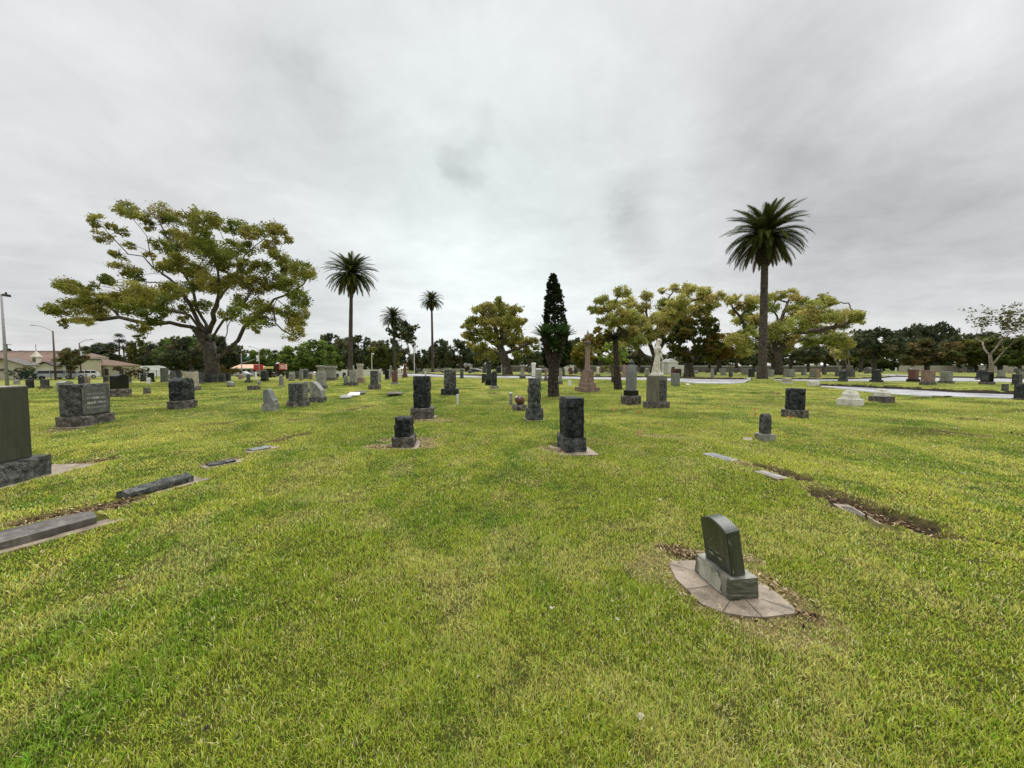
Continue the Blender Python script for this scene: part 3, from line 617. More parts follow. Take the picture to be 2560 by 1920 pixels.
S(2295, 2343, 926, 963, 8, 'box', 'P', 'grey brown block headstone touching the red one', 1.3, .80, 'B')
S(2341, 2388, 929, 959, 6, 'box', 'G', 'grey headstone with dark ends right of the brown block', 1.35, .72, 'B', face=INST)
S(2436, 2466, 925, 951, 6, 'box', 'D', 'black headstone partly behind the carved one', 1.2, .84, 'B')
S(2443, 2490, 930, 962, 7, 'box', 'K', 'polished black headstone with a carved pale panel on a low base', 1.35, .74, 'B', face=INSD)
S(2500, 2524, 960, 979, 2, 'box', 'M', 'small square dark grey marker beside the near path', 1.3, .85, 'B')
S(2488, 2516, 925, 943, 2, 'box', 'G', 'weathered grey headstone right of the black carved pair', 1.3, .85, 'B')
S(2524, 2560, 935, 963, 4, 'box', 'M', 'dark inscribed headstone behind the black one at the edge', 1.2, .82, 'B', face=INSD)
S(2525, 2588, 959, 1003, 6, 'box', 'D', 'large black rough headstone cut by the right edge of the lawn view', 1.2, .82, 'B', .02)
S(1951, 1983, 946, 960, 4, 'box', 'T', 'pale low block on a white slab beyond the black square headstone', 1.3, .85, 'W')
S(2017, 2050, 953, 966, 0, 'box', 'W', 'low whitish block at the tip of the near path', 1.6, 1)
S(1948, 2024, 972, 1048, 22, 'box', 'D', 'broad black square rock-faced headstone on a brown base', 1.15, .72, 'B', .03)
S(1882, 1941, 1035, 1105, 18, 'round', 'M', 'small dark round-topped headstone on a grey base', 1.15, .66, 'G', sk=.60, keep=0)
S(1865, 1878, 945, 950, 0, 'box', 'H', 'flat white sign-like slab on the verge near the tall right palm', 1.0, 1, cat='grave marker')
# ---- left cluster near the road
S(65, 86, 950, 971, 0, 'box', 'D', 'dark block right behind the huge olive headstone', 1.0, 1, None, .02)
S(95, 131, 949, 973, 6, 'box', 'M', 'dark green-grey headstone on a wide stained base near the road', 1.1, .62, 'B', .02)
S(142, 185, 953, 980, 0, 'serp', 'G', 'low grey headstone with a pale top behind the wide grey one', 1.3, 1, None, .01)
S(196, 212, 943, 961, 0, 'box', 'D', 'dark half of a close pair of stones near the white car', 1.0, 1)
S(210, 226, 943, 960, 0, 'box', 'P', 'red-brown half of a close pair of stones near the white car', .9, 1)
S(34, 51, 949, 961, 0, 'round', 'G', 'pale oval-topped stone near the road by the green hedge', .7, 1)
S(69, 85, 943, 951, 0, 'round', 'D', 'small dark oval-topped stone near the road by the green hedge', .7, 1)
S(257, 274, 942, 957, 3, 'box', 'D', 'dark small stone left of the polished gabled one', 1.0, .8, 'P')
S(318, 331, 942, 959, 4, 'box', 'M', 'grey stone with light base right of the polished gabled one', 1.0, .75, 'G')
S(350, 367, 935, 954, 3, 'box', 'D', 'dark stone in front of the white van, left one', 1.0, .85)
S(367, 389, 932, 955, 4, 'box', 'K', 'black slab in front of the white van with small vases on top', 1.1, .75, 'K')
S(400, 424, 920, 955, 3, 'box', 'M', 'tall dark slab at the nose of the white van', .9, .85)
S(424, 441, 928, 950, 2, 'box', 'M', 'dark headstone right of the tall slab by the van', 1.0, .85)
S(440, 456, 930, 950, 2, 'box', 'D', 'dark headstone left of the tall tan block', 1.0, .85)
S(495, 512, 931, 959, 4, 'box', 'M', 'dark grey headstone just left of the big tree trunk', 1.0, .85, 'B')
S(516, 533, 936, 957, 1, 'box', 'D', 'black stone against the left side of the big trunk', 1.0, .9)
S(532, 549, 936, 956, 1, 'box', 'M', 'greenish grey stone right in front of the big trunk', 1.0, .9)
S(549, 566, 934, 955, 1, 'box', 'M', 'grey stone with a white top right of the big trunk', 1.0, .9)
S(561, 579, 932, 953, 2, 'box', 'D', 'dark stone with a bright top, last of the row beside the big trunk', 1.0, .85)
for a in [(682, 697, 930, 941, 'G', 'pale stone behind the small grey obelisk'), (714, 724, 929, 947, 'D', 'dark stone at the left end of the crowded row before the bright green tree'),
          (721, 738, 932, 952, 'G', 'grey block second in the crowded row before the bright green tree'), (737, 750, 928, 948, 'M', 'dark grey block in the middle of the crowded row'),
          (748, 759, 933, 951, 'G', 'pale narrow stone in the middle of the crowded row'), (757, 773, 922, 947, 'M', 'tall dark stone near the right end of the crowded row'),
          (772, 783, 934, 948, 'P', 'pinkish stone at the right end of the crowded row'), (840, 848, 934, 944, 'D', 'tiny black stone by the white wall'),
          (856, 866, 931, 945, 'D', 'small black stone with ornaments left of the left tall palm'), (1239, 1254, 918, 933, 'D', 'dark low tomb left of the middle camphor trunk'),
          (1206, 1217, 912, 933, 'M', 'dark upright stone under the left side of the middle camphor'), (1253, 1261, 910, 926, 'G', 'small grey shaft with a white top left of the middle camphor'),
          (1258, 1266, 919, 939, 'M', 'little urn stone touching the middle camphor trunk'), (1320, 1329, 916, 933, 'M', 'dark capped stone right of the peaked monument'),
          (1453, 1465, 913, 929, 'H', 'white stone behind the tall column'), (1435, 1442, 920, 934, 'M', 'small grey stone left of the tall column'), (1498, 1509, 915, 932, 'P', 'brown stone behind the whitish pillar'),
          (2536, 2556, 926, 941, 'M', 'dark low stone at the right edge beyond the lawn'), (2546, 2566, 930, 944, 'G', 'grey stone at the right edge behind the dark inscribed headstone')]:
    S(a[0], a[1], a[2], a[3], 2, random.Random(a[0]).choice(['box', 'round', 'box', 'serp']), a[4], a[5], 1.0, .85, 'B' if a[4] != 'H' else 'H')
# ---- far rows of little stones beyond the path that nothing tells apart
rnd = random.Random(21)
FARL = {'G': 'far little grey headstone in the rows beyond the path', 'M': 'far little dark grey headstone in the rows beyond the path', 'T': 'far little tan headstone in the rows beyond the path', 'H': 'far little white headstone in the rows beyond the path'}
occ = []
for i in range(110):
    px = rnd.uniform(1140, 2600); yb = rnd.uniform(927, 934); w = rnd.uniform(6, 15) * (.7 if yb < 930 else 1); h = rnd.uniform(6, 12)
    if any(abs(px - o) < 7 and abs(yb - b) < 2 for o, b in occ): continue
    occ.append((px, yb)); m = rnd.choice('GGMMMTH')
    S(px, px + w, yb - h, yb, 0, rnd.choice(['box', 'box', 'round', 'serp', 'taper']), m, FARL[m], rnd.uniform(.8, 1.3), 1, group='far headstones beyond the path')
FARL2 = {'G': 'far little grey headstone near the road on the left', 'M': 'far little dark headstone near the road on the left', 'P': 'far little brown headstone near the road on the left'}
for i in range(34):
    px = rnd.uniform(20, 1130); yb = rnd.uniform(936, 946) if px < 700 else rnd.uniform(929, 935); w = rnd.uniform(7, 15); h = rnd.uniform(7, 12)
    m = rnd.choice('GMMPG')
    S(px, px + w, yb - h, yb, 0, rnd.choice(['box', 'round', 'taper']), m, FARL2[m], rnd.uniform(.8, 1.2), 1, group='far headstones near the road')
# ---------------------------------------------------------------- single monuments
def bx(name, w, l, h, z, mat, parent, bev=.01, style='box', x=0, y=0, rough=0, cuts=0, seed=0, keep=0):
    return from_bm(name, shape(w, l, h, style, rough, cuts, seed, bev, keep), mat, parent, loc=(x, y, z))
def lathe(name, prof, n, mat, parent, smooth=True, z=0, sq=False):
    bm = bmesh.new(); rings = []
    for r, h in prof:
        rings.append([bm.verts.new((r * math.cos(2 * math.pi * (i + .5) / n), r * math.sin(2 * math.pi * (i + .5) / n), h)) for i in range(n)])
    for a, b in zip(rings[:-1], rings[1:]):
        for i in range(n): bm.faces.new((a[i], a[(i + 1) % n], b[(i + 1) % n], b[i]))
    bm.faces.new(rings[-1]); bm.faces.new(rings[0][::-1])
    return from_bm(name, bm, mat, parent, smooth, loc=(0, 0, z))
def tube(pts, rad, n=8, bm=None, cap=True):
    bm = bm or bmesh.new(); rings = []; pts = [Vector(p) for p in pts]; up = Vector((.31, .2, .93)).normalized()
    for i, p in enumerate(pts):
        t = (pts[min(i + 1, len(pts) - 1)] - pts[max(i - 1, 0)]).normalized()
        a = t.cross(up); a = a.normalized() if a.length > 1e-3 else t.orthogonal().normalized(); b = t.cross(a); r = rad[i] if hasattr(rad, '__len__') else rad
        rings.append([bm.verts.new(p + (a * math.cos(2 * math.pi * k / n) + b * math.sin(2 * math.pi * k / n)) * r) for k in range(n)])
    for a, b in zip(rings[:-1], rings[1:]):
        for i in range(n): bm.faces.new((a[i], b[i], b[(i + 1) % n], a[(i + 1) % n]))
    if cap: bm.faces.new(rings[0]); bm.faces.new(rings[-1][::-1])
    return bm
# huge headstone at the left edge: its wide face looks right, its far end is at pixel (130, 1185)
e = G(130, 1186); Ln = 1.75; w = .62; c = e - RX * (w / 2) - RD * (Ln / 2); gz = float(gh0(c.x, c.y))
t = empty('headstone', (c.x, c.y, gz), RA, 'huge olive stained headstone with a flat top, cut by the left side of the view', 'headstone')
Hh = PW(80, 965, (e - RD * .14).y).z - gz; Bh = PW(130, 1136, e.y).z - gz
from_bm('base', shape(w, Ln, Bh + .04, 'box', .022, 14, 5, 0), MID, t, loc=(0, 0, -.04))
from_bm('slab', shape(w * .62, Ln - .28, Hh - Bh - .012, 'box', 0, 0, 5, .008), BIGS, t, loc=(.02, 0, Bh + .006))
from_bm('slab_top', shape(w * .62 - .01, Ln - .29, .012, 'box', 0, 0, 5, .004), GRN, t, loc=(.02, 0, Hh - .005))
pad = shape(w + .26, Ln + .7, .05, 'box', 0, 0, 0, .006); from_bm('pad', pad, CON, t, loc=(0, .25, -.038)); cc = c + RD * .25
mask_rect(cc, w / 2 + .11, Ln / 2 + .32)
INSF = inscribed('inscribed_green_face', (.020, .027, .018), (.045, .056, .038), (.42, .45, .40))
# foreground stone on its fan of pavers
pb = [G(1740, 1432), G(1824, 1505.7), G(1900, 1501)]
w = (pb[2] - pb[1]).length; Ln = (pb[1] - pb[0]).length * 1.04; fdir = (pb[0] - pb[1]).normalized(); an = math.atan2(-fdir.x, fdir.y)
side = Vector((math.cos(an), math.sin(an), 0)); c = pb[1] + side * w / 2 + fdir * Ln / 2; gz = float(gh0(c.x, c.y))
t = empty('headstone', (c.x, c.y, gz + .012), an, 'leaning dark curved-top headstone on a grey block, on pale pavers nearest the camera', 'headstone')
print('FG', w, Ln, math.degrees(an))
bh = .135; fb = shape(w, Ln, bh, 'box', .006, 12, 3, 0)
for v in fb.verts:
    v.co.x *= 1 - .07 * (v.co.z / bh); v.co.y *= 1 - .03 * (v.co.z / bh)
for f in fb.faces:
    if abs(f.normal.y) > .5 or f.normal.z < .5 and abs(f.calc_center_median().y) > Ln * .40: f.material_index = 1
BAND = MT('banded_marble_end'); _c = BAND.co(); _m = BAND.n('ShaderNodeMapping'); _m.inputs['Scale'].default_value = (.5, .5, 5); BAND.l(_c, _m.inputs[0])
BAND.l(BAND.ramp(BAND.noise(_m.outputs[0], 13, 6, .65, .5), [(.38, (.03, .034, .022)), (.55, (.085, .09, .065)), (.68, (.20, .20, .165))]), BAND.b.inputs['Base Color']); BAND.b.inputs['Roughness'].default_value = .4
fo = from_bm('base', fb, BASEF, t); fo.data.materials.append(BAND.m)
st_ = shape(.105, Ln * .74, .372, 'arc', 0, 14, 0, 0)
for v in st_.verts: v.co.x *= 1 - .1 * v.co.z
bmesh.ops.bevel(st_, geom=[e for e in st_.edges if e.calc_face_angle(0) > .8], offset=.004, segments=2, affect='EDGES')
o = from_bm('slab', st_, SLATE, t, loc=(-.012, -.01, bh - .004), rot=(0, math.radians(-10), 0))
from_bm('inscription', shape(.004, Ln * .56, .24, 'box', 0, 0, 0, .001), INSF, o, loc=(-.0515, .01, .03), rot=(0, math.radians(1), 0))
LIME = stone('lime_crust', (.16, .16, .12), (.34, .34, .28), (.42, .42, .36), 12, .7, .4)
lp = shape(.003, Ln * .62, .118, 'box', 0, 6, 0, 0)
for v in lp.verts: v.co.y += .35 * (v.co.z - .05) + .012 * math.sin(v.co.z * 70)
from_bm('lime_patch', lp, LIME, t, loc=(-w / 2 - .009, .012, .004), rot=(0, math.radians(3.4), 0))
# worn patches of pale lime on the base, its left side
ov = [(1671, 1410), (1682, 1404), (1738, 1402), (1800, 1395), (1898, 1458), (1913, 1465), (1948, 1490), (1988, 1525), (1987, 1537), (1913, 1546), (1865, 1544), (1808, 1534), (1754, 1513), (1718, 1476), (1691, 1450)]
P3 = [G(*p) for p in ov]; POLYS.append([(p.x, p.y) for p in P3])
bm = bmesh.new(); top = [bm.verts.new((p.x, p.y, gz * .6 + float(gh0(p.x, p.y)) * .4 + .008)) for p in P3]; bm.faces.new(top[::-1]); r = bmesh.ops.extrude_face_region(bm, geom=bm.faces[:])
for v in [g for g in r['geom'] if isinstance(g, bmesh.types.BMVert)]: v.co.z -= .05
bmesh.ops.recalc_face_normals(bm, faces=bm.faces[:])
bm.transform(Matrix.Rotation(-an, 4, 'Z') @ Matrix.Translation((-c.x, -c.y, -gz - .012)))
pd = from_bm('pad', bm, CON, t)
bm = bmesh.new()
for a, b in [((1673, 1411), (1739, 1431)), ((1718, 1476), (1774, 1468)), ((1807, 1533), (1824, 1508)), ((1905, 1546), (1864, 1503)), ((1987, 1530), (1902, 1501)), ((1900, 1460), (1890, 1470))]:
    A, B = G(*a), G(*b); d = (B - A).normalized(); nn = Vector((-d.y, d.x, 0)) * .0022
    bm.faces.new([bm.verts.new((q.x, q.y, gz * .6 + float(gh0(q.x, q.y)) * .4 + .0115)) for q in (A - nn, A + nn, B + nn, B - nn)][::-1])
bm.transform(Matrix.Rotation(-an, 4, 'Z') @ Matrix.Translation((-c.x, -c.y, -gz - .012)))
bmesh.ops.recalc_face_normals(bm, faces=bm.faces[:])
from_bm('joints', bm, plain('paver_joint', (.06, .05, .04), .9), pd)
# broken ledger slabs lying beside the left row
LEDG = streak('weathered_ledger', (.035, .030, .026), (.12, .105, .09), (.30, .28, .25))
def ledger(a, b, w, h, mat, label, tilt=0, seed=0, padw=.055, bulge=.0, swap=0):
    A, B = G(*a), G(*b); d = (B - A); L_ = d.length; d.normalize(); an = math.atan2(-d.x, d.y); sd = Vector((math.cos(an), math.sin(an), 0))
    c = A.lerp(B, .5) - sd * w / 2; gz = float(gh0(c.x, c.y))
    bm = gridbox(10)
    for v in bm.verts:
        x, y, z = v.co
        z *= .62 + .38 * (1 - abs(x + .05) * 1.6) if z > .4 else 1
        z *= 1 - .25 * max(0, -y) ; v.co = Vector((x * w * (1 - .35 * abs(y + .1)), y * L_, z * h))
    bm.normal_update()
    for v in bm.verts: v.co += v.normal * mnoise.noise(v.co * 9 + Vector((seed, 0, 0))) * .018
    t = empty('grave_slab', (c.x, c.y, gz), an, label, 'grave slab')
    from_bm('slab', bm, mat, t, rot=(0, tilt, 0))
    from_bm('pad', shape(w + padw * 2, L_ + .25, .04, 'box', 0, 0, 0, .005), CON, t, loc=(padw * .5, .05, -.034))
    cc = c + sd * padw * .5; RECTS.append((cc.x, cc.y, w / 2 + padw * .85, L_ / 2 + .1, an))
ledger((-120, 1415), (247, 1312), .35, .11, LEDG, 'long pale bevelled slab lying on a concrete strip at the left edge', .0, 1)
ledger((322, 1246), (487, 1206), .22, .12, MATS['M'], 'dark rough curb-like slab lying behind the long pale one', 0, 4, .05)
ledger((524, 1169), (590, 1156), .20, .05, MATS['M'], 'low grey slab with a notched edge, middle of the fallen row', 0, 7, .02)
ledger((634, 1130), (680, 1122), .24, .045, MATS['X'], 'smallest pale grey slab at the far end of the fallen row', 0, 9, .02)
# markers set flush in the turf
def flat(a, b, w, mat, label, z=.012, rim=None, cat='grave marker', th=.05, sub=0):
    A, B = G(*a), G(*b); d = B - A; L_ = d.length; an = math.atan2(-d.x, d.y); sd = Vector((math.cos(an), math.sin(an), 0)); c = A.lerp(B, .5) + sd * w / 2
    gz = float(gh(c.x, c.y)[0]) if sub else float(gh0(c.x, c.y))
    t = empty('flat_marker', (c.x, c.y, gz), an, label, cat)
    from_bm('plate', shape(w, L_, th, 'box', 0, 0, 0, .006), mat, t, loc=(0, 0, z - th))
    if rim: from_bm('panel', shape(w * .6, L_ * .75, .01, 'box', 0, 0, 0, .003), rim, t, loc=(0, 0, z - .004))
    RECTS.append((c.x, c.y, w / 2 + .02, L_ / 2 + .02, an)); return t
flat((1818, 1155), (1755, 1136), .24, GRN, 'pale flush marker in the turf in front of the small round-topped headstone', .02, MATS['X'])
flat((1945, 1202), (1882, 1180), .20, CON, 'sunken tan marker with a recessed panel beside dark soil', .02, MATS['G'], sub=1)
flat((2200, 1325), (2082, 1250), .16, CON, 'long sunken brown marker under the dark turf bank', .02, MATS['B'], sub=1)
flat((848, 999), (855, 993), .5, GRN, 'pale flat marker nearest of three lying in a row', .10)
flat((868, 994), (874, 987), .55, WHT, 'white topped flat marker, middle of three lying in a row', .13)
flat((884, 989), (889, 983), .55, MID, 'dark flat marker, farthest of three lying in a row', .11)
t = flat((967, 993), (973, 985), .72, BRN, 'low brown wedge marker alone in the lawn between the palms', .14)
flat((1858, 1100), (1856, 1094), .18, CON, 'pale concrete foot plate left of the small round-topped headstone', .012)
flat((2395, 1073), (2370, 1069), .2, CON, 'tan flush marker in the far right turf', .01)
flat((1716, 962), (1712, 960), .3, WHT, 'thin white plate at the left end of the near path lawn', .03)
# posts
def post(px, yt, yb, wpx, label, mat, cap=None):
    P = G(px, yb); h = PW(px, yt, P.y).z - P.z; w = wpx * P.y / F; t = empty('marker_post', P, RA, label, 'marker post')
    from_bm('shaft', shape(w, w, h * .9 + .02, 'box', 0, 0, 0, .004), mat, t, loc=(0, 0, -.02))
    from_bm('cap', shape(w * 1.12, w * 1.12, h * .1, 'box', 0, 0, 0, .004), cap or mat, t, loc=(0, 0, h * .9)); mask_rect(P, w / 2, w / 2)
post(1144, 986, 1011, 5, 'thin white wooden post in front of the round-shouldered grey headstone', WHT)
post(1277, 981, 1013, 7, 'pale square stone post left of the tilted red stone', GRN, WHT)
post(1424, 951, 965, 7, 'short white post left of the tall column', WHT)
post(1064, 928, 943, 4, 'small pale figure-like post behind the tall black headstone', MAR)
post(1620, 948, 951, 5, 'tiny white post at the path edge behind the pointed obelisk', WHT)
# tilted red heart-like stone on a rock
P = G(1299, 1025); k = P.y / F; t = empty('headstone', P, RA, 'tilted dark red round stone with a white patch on a brown rock base', 'headstone')
from_bm('base', shape(34 * k, 30 * k, 15 * k + .02, 'taper', .03, 6, 2), BRN, t, loc=(0, 0, -.02))
bm = bmesh.new(); bmesh.ops.create_cone(bm, segments=24, radius1=11 * k, radius2=10.5 * k, depth=20 * k, cap_ends=True)
bmesh.ops.bevel(bm, geom=[e for e in bm.edges if e.calc_face_angle(0) > 1], offset=.02, segments=3, affect='EDGES')
from_bm('barrel', bm, RED, t, True, loc=(0, 0, 25 * k), rot=(math.radians(70), 0, math.radians(-25)))
from_bm('plaque', shape(6 * k, 3.5 * k, .05, 'box', 0, 0, 0, .004), WHT, t, loc=(-7.5 * k, -6 * k, 32 * k), rot=(math.radians(15), math.radians(-38), 0))
mask_rect(P, .2, .2)
# column monument with urn
P = G(1473, 981); k = P.y / F; P = P + Vector((0, 25 * k, 0)); P.z = float(gh0(P.x, P.y)); k = G(1473, 981).y / F
t = empty('column_monument', P, RA + math.radians(12), 'tall brown sandstone column topped by an urn on a stepped base', 'monument')
bx('base', 47 * k, 47 * k, 11 * k + .03, -.03, PNK, t, .012); bx('plinth', 33 * k, 33 * k, 11 * k, 11 * k, PNK, t, .03); bx('die', 24 * k, 24 * k, 28 * k, 22 * k, PNK, t, .012)
bx('die_cap', 19 * k, 19 * k, 4 * k, 50 * k, PNK, t, .02)
lathe('column', [(7.4 * k, 0), (8.2 * k, 1 * k), (7.2 * k, 2.5 * k), (6.6 * k, 4 * k), (5.4 * k, 62 * k), (5.6 * k, 63 * k)], 20, PNK, t, True, 54 * k)
lathe('capital', [(5.6 * k, 0), (6.8 * k, 2 * k), (6.4 * k, 3 * k), (8.4 * k, 6 * k), (8.6 * k, 9 * k), (7.8 * k, 10 * k), (3.5 * k, 11.5 * k)], 20, BRN, t, True, 117 * k)
lathe('urn', [(3 * k, 0), (2.2 * k, 2.5 * k), (1.6 * k, 4 * k), (3.4 * k, 8 * k), (4.8 * k, 13 * k), (4.9 * k, 16 * k), (3.3 * k, 19 * k), (2.6 * k, 20 * k), (3.2 * k, 21 * k), (2 * k, 23 * k), (.9 * k, 25 * k), (1.4 * k, 26.5 * k), (.3 * k, 28.5 * k)], 16, PNK, t, True, 128 * k)
mask_rect(P, 24 * k, 24 * k, RA + .2)
# obelisk with acorn finial
P = G(1583, 1013); k = P.y / F; c = P + Vector((0, 19 * k, 0)); c.z = float(gh0(c.x, c.y))
t = empty('obelisk_monument', c, RA + math.radians(20), 'grey streaked obelisk with an acorn finial on a black plinth and rough base', 'monument')
bx('base', 35 * k, 35 * k, 23 * k + .03, -.03, BRN, t, 0, 'box', 0, 0, .03, 7, 3); bx('plinth', 26 * k, 26 * k, 13 * k, 23 * k, BLK, t, .01)
bx('shaft', 19 * k, 19 * k, 66 * k, 36 * k, GSTR, t, 0, 'ogive', cuts=6)
lathe('finial', [(3.8 * k, 0), (3.6 * k, 3 * k), (7 * k, 5 * k), (7.2 * k, 6.5 * k), (5.6 * k, 9 * k), (3.6 * k, 12 * k), (2 * k, 14 * k), (1.6 * k, 15 * k), (.3 * k, 17 * k)], 14, MID, t, True, 100 * k)
from_bm('pad', shape(52 * k, 44 * k, .04, 'box', 0, 0, 0, .005), CON, t, loc=(8 * k, 0, -.022)); mask_rect(c, 25 * k, 22 * k, RA + .35)
# statue and pedestal
P = G(1650, 1022); k = P.y / F; c = P + Vector((0, 25 * k, 0)); c.z = float(gh0(c.x, c.y)); rot = math.radians(33)
t = empty('statue_pedestal', c, rot, 'tall stained square pedestal with carved ivy panel under the white statue', 'pedestal')
bx('base', 46 * k, 46 * k, 17 * k + .03, -.03, BRN, t, 0, 'box', 0, 0, .025, 7, 2); bx('die', 36 * k, 36 * k, 62 * k, 17 * k, PEDM, t, .01)
bx('cap', 33 * k, 33 * k, 4 * k, 79 * k + .001, PEDM, t, .012); mask_rect(c, 23 * k, 23 * k, rot)
for sgn in (0,):
    bm = gridbox(16)
    for v in bm.verts: v.co = Vector((v.co.x * 24 * k, v.co.y * .03, v.co.z * 50 * k)); v.co += Vector((0, -1, 0)) * max(0, mnoise.noise(v.co * 14)) * .05
    from_bm('carved_panel', bm, MID, t, loc=(0, -18.3 * k, 22 * k))
PED_TOP = c.z + 83 * k
def statue(c, z0, k):
    """robed woman, head bowed to the right, one continuous body"""
    bm = bmesh.new(); n = 28; rings = []
    # height, centre x, rx, ry, fold depth (in photo pixels)
    S_ = [(0, 0, 15.5, 11, 1.1), (2, 0, 16, 11, 1.3), (5, .3, 15, 10.5, 1.5), (8, -1, 11.5, 9, 1.6), (14, -2, 9.8, 8, 1.5), (22, -1.6, 9, 7.2, 1.3), (30, -.9, 8.3, 6.6, 1.1), (38, 0, 7.6, 6.1, .9),
          (45, .7, 7.2, 5.8, .7), (51, 1, 6.4, 5.2, .5), (55, 1.1, 6.8, 5.3, .35), (60, .9, 8.3, 5.6, .3), (66, .9, 9.3, 5.3, .3), (71, 1.2, 9.0, 4.8, .25), (75, 1.8, 6.8, 4.2, .2), (78, 2.8, 3.8, 3.6, .1), (81, 3.6, 3, 3.1, 0), (83, 4.2, 2.8, 3, 0)]
    for h, cx, rx, ry, fd in S_:
        ring = []
        for i in range(n):
            a = 2 * math.pi * i / n; f = 1 + fd / rx * (math.sin(a * 7 + h * .06) * .7 + math.sin(a * 11 + h * .03) * .4)
            ring.append(bm.verts.new(((cx + rx * f * math.cos(a)) * k, ry * f * math.sin(a) * k, h * k)))
        rings.append(ring)
    for a, b in zip(rings[:-1], rings[1:]):
        for i in range(n): bm.faces.new((a[i], a[(i + 1) % n], b[(i + 1) % n], b[i]))
    bm.faces.new(rings[0][::-1]); bm.faces.new(rings[-1])
    def ball(x, y, z, rx, ry, rz_, tilt=0):
        r = bmesh.ops.create_uvsphere(bm, u_segments=16, v_segments=12, radius=1)
        m = Matrix.Translation(Vector((x, y, z)) * k) @ Matrix.Rotation(tilt, 4, 'Y') @ Matrix.Diagonal((rx * k, ry * k, rz_ * k, 1))
        bmesh.ops.transform(bm, matrix=m, verts=r['verts'])
    ball(6.2, 0, 88.5, 4.6, 4.2, 5.6, .45); ball(9.9, 0, 85.6, 1.2, .8, 1.1); ball(8.6, 0, 83.2, 1.8, 1.8, 1.5)            # skull, nose, chin bowed forward
    ball(3.7, 0, 90.5, 5.0, 4.9, 5.0, .4); ball(.6, 0, 85, 3.2, 3.4, 5.2, .3); ball(-1.5, 0, 79, 2.6, 3.0, 5, .2)            # hair and its fall on the back
    tube([Vector(p) * k for p in [(2, -8, 72), (4.5, -9.5, 63), (8.5, -8, 57), (12, -4, 58)]], [3 * k, 2.5 * k, 2.1 * k, 1.7 * k], 10, bm)
    tube([Vector(p) * k for p in [(2, 8, 72), (6, 9, 63), (11, 6.5, 53), (14, 2, 44)]], [3 * k, 2.5 * k, 2.0 * k, 1.6 * k], 10, bm)
    tube([Vector(p) * k for p in [(12, -4, 58), (13.4, -2.5, 60), (13.8, -1, 63)]], [1.6 * k, 1.5 * k, 1.0 * k], 8, bm)
    for j in range(4): tube([Vector(p) * k for p in [(13.6, -2.6 + j * .9, 61), (14.4, -2.4 + j * .9, 63.4), (13.6, -2.1 + j * .9, 65.2 - .3 * j)]], [.55 * k, .5 * k, .35 * k], 6, bm)
    for j in range(4): tube([Vector(p) * k for p in [(14.2, .6 + j * .8, 44.5), (15, .8 + j * .8, 41.5), (14.6, 1 + j * .8, 39 + .3 * j)]], [.55 * k, .5 * k, .35 * k], 6, bm)
    tube([Vector(p) * k for p in [(14.5, 2, 44), (15.5, 1, 30), (15, 0, 15), (15.5, 0, 3)]], [1.5 * k, 1.9 * k, 1.6 * k, 2.6 * k], 8, bm)                # drapery or torch held downwards
    ob = from_bm('statue', bm, None, None, True, loc=(c.x, c.y, z0), rot=(0, 0, 0)); M = MT('weathered_statue_marble'); co = M.co(); nn = M.noise(co, 3.2, 6, .65, .6); n2 = M.noise(co, 11, 5, .65, .4)
    M.l(M.mix(M.ramp(n2, [(.52, (0, 0, 0)), (.66, (.75,) * 3)]), M.ramp(nn, [(.35, (.50, .47, .37)), (.65, (.74, .72, .64))]), (.22, .21, .10)), M.b.inputs['Base Color']); M.b.inputs['Roughness'].default_value = .6
    ob.data.materials.append(M.m); m = ob.modifiers.new('r', 'REMESH'); m.mode = 'VOXEL'; m.voxel_size = .014; m.use_smooth_shade = True
    tag(ob, 'white marble statue of a robed woman with bowed head, stained green, on the tall pedestal', 'statue')
statue(c, PED_TOP - .004, k)
# cream marble pedestals left without their statues
for (x0, x1, yt, yb, ym, lab, hx) in [(2117, 2176, 977, 1017, 997, 'cream marble stump with chamfered top on a stained block, beside the pale path', WHT), (2198, 2253, 973, 1009, 993, 'grey marble stump on a darker block at the edge of the near path', MAR)]:
    P = G((x0 + x1) / 2, yb); k = P.y / F; w = (x1 - x0) * k * .70; c = P + Vector((0, w * .6, 0)); c.z = float(gh0(c.x, c.y)); hh = PW((x0 + x1) / 2, yt, c.y).z - c.z
    t = empty('pedestal', c, math.radians(24), lab, 'pedestal'); bx('base', w, w, hh * .48 + .03, -.03, MAR if hx is WHT else BRN, t, .01)
    bx('block', w * .66, w * .66, hh * .30, hh * .48, MAR, t, .015); bx('chamfer', w * .62, w * .62, hh * .16, hh * .78, MAR, t, 0, 'taper', cuts=2); bx('cap', w * .44, w * .44, hh * .06, hh * .94, MAR, t, .008)
    mask_rect(c, w / 2, w / 2, .42)
# white temple-like mausoleum and the small white arch
P = G(1688, 934); k = P.y / F
t = empty('mausoleum', P, RA, 'small white mausoleum with a pediment and grey door behind the statue', 'mausoleum')
Wm, Lm = 26 * k, 38 * k; bx('body', Wm, Lm, 27 * k, -.05, WHT, t, .02, x=-6 * k, y=Lm / 2); bx('cornice', Wm * 1.08, Lm * 1.04, 3 * k, 27 * k - .04, WHT, t, .02, x=-6 * k, y=Lm / 2)
bm = bmesh.new(); vv = [bm.verts.new(p) for p in [(-Wm / 2, 0, 0), (Wm / 2, 0, 0), (0, 0, 8 * k), (-Wm / 2, Lm, 0), (Wm / 2, Lm, 0), (0, Lm, 8 * k)]]
for f in [(0, 1, 2), (3, 5, 4), (0, 2, 5, 3), (1, 4, 5, 2), (0, 3, 4, 1)]: bm.faces.new([vv[i] for i in f])
from_bm('roof', bm, WHT, t, loc=(-6 * k, 0, 30 * k - .04)); bx('door', 8 * k, .1, 17 * k, 0, MID, t, .01, x=-6 * k, y=-.03)
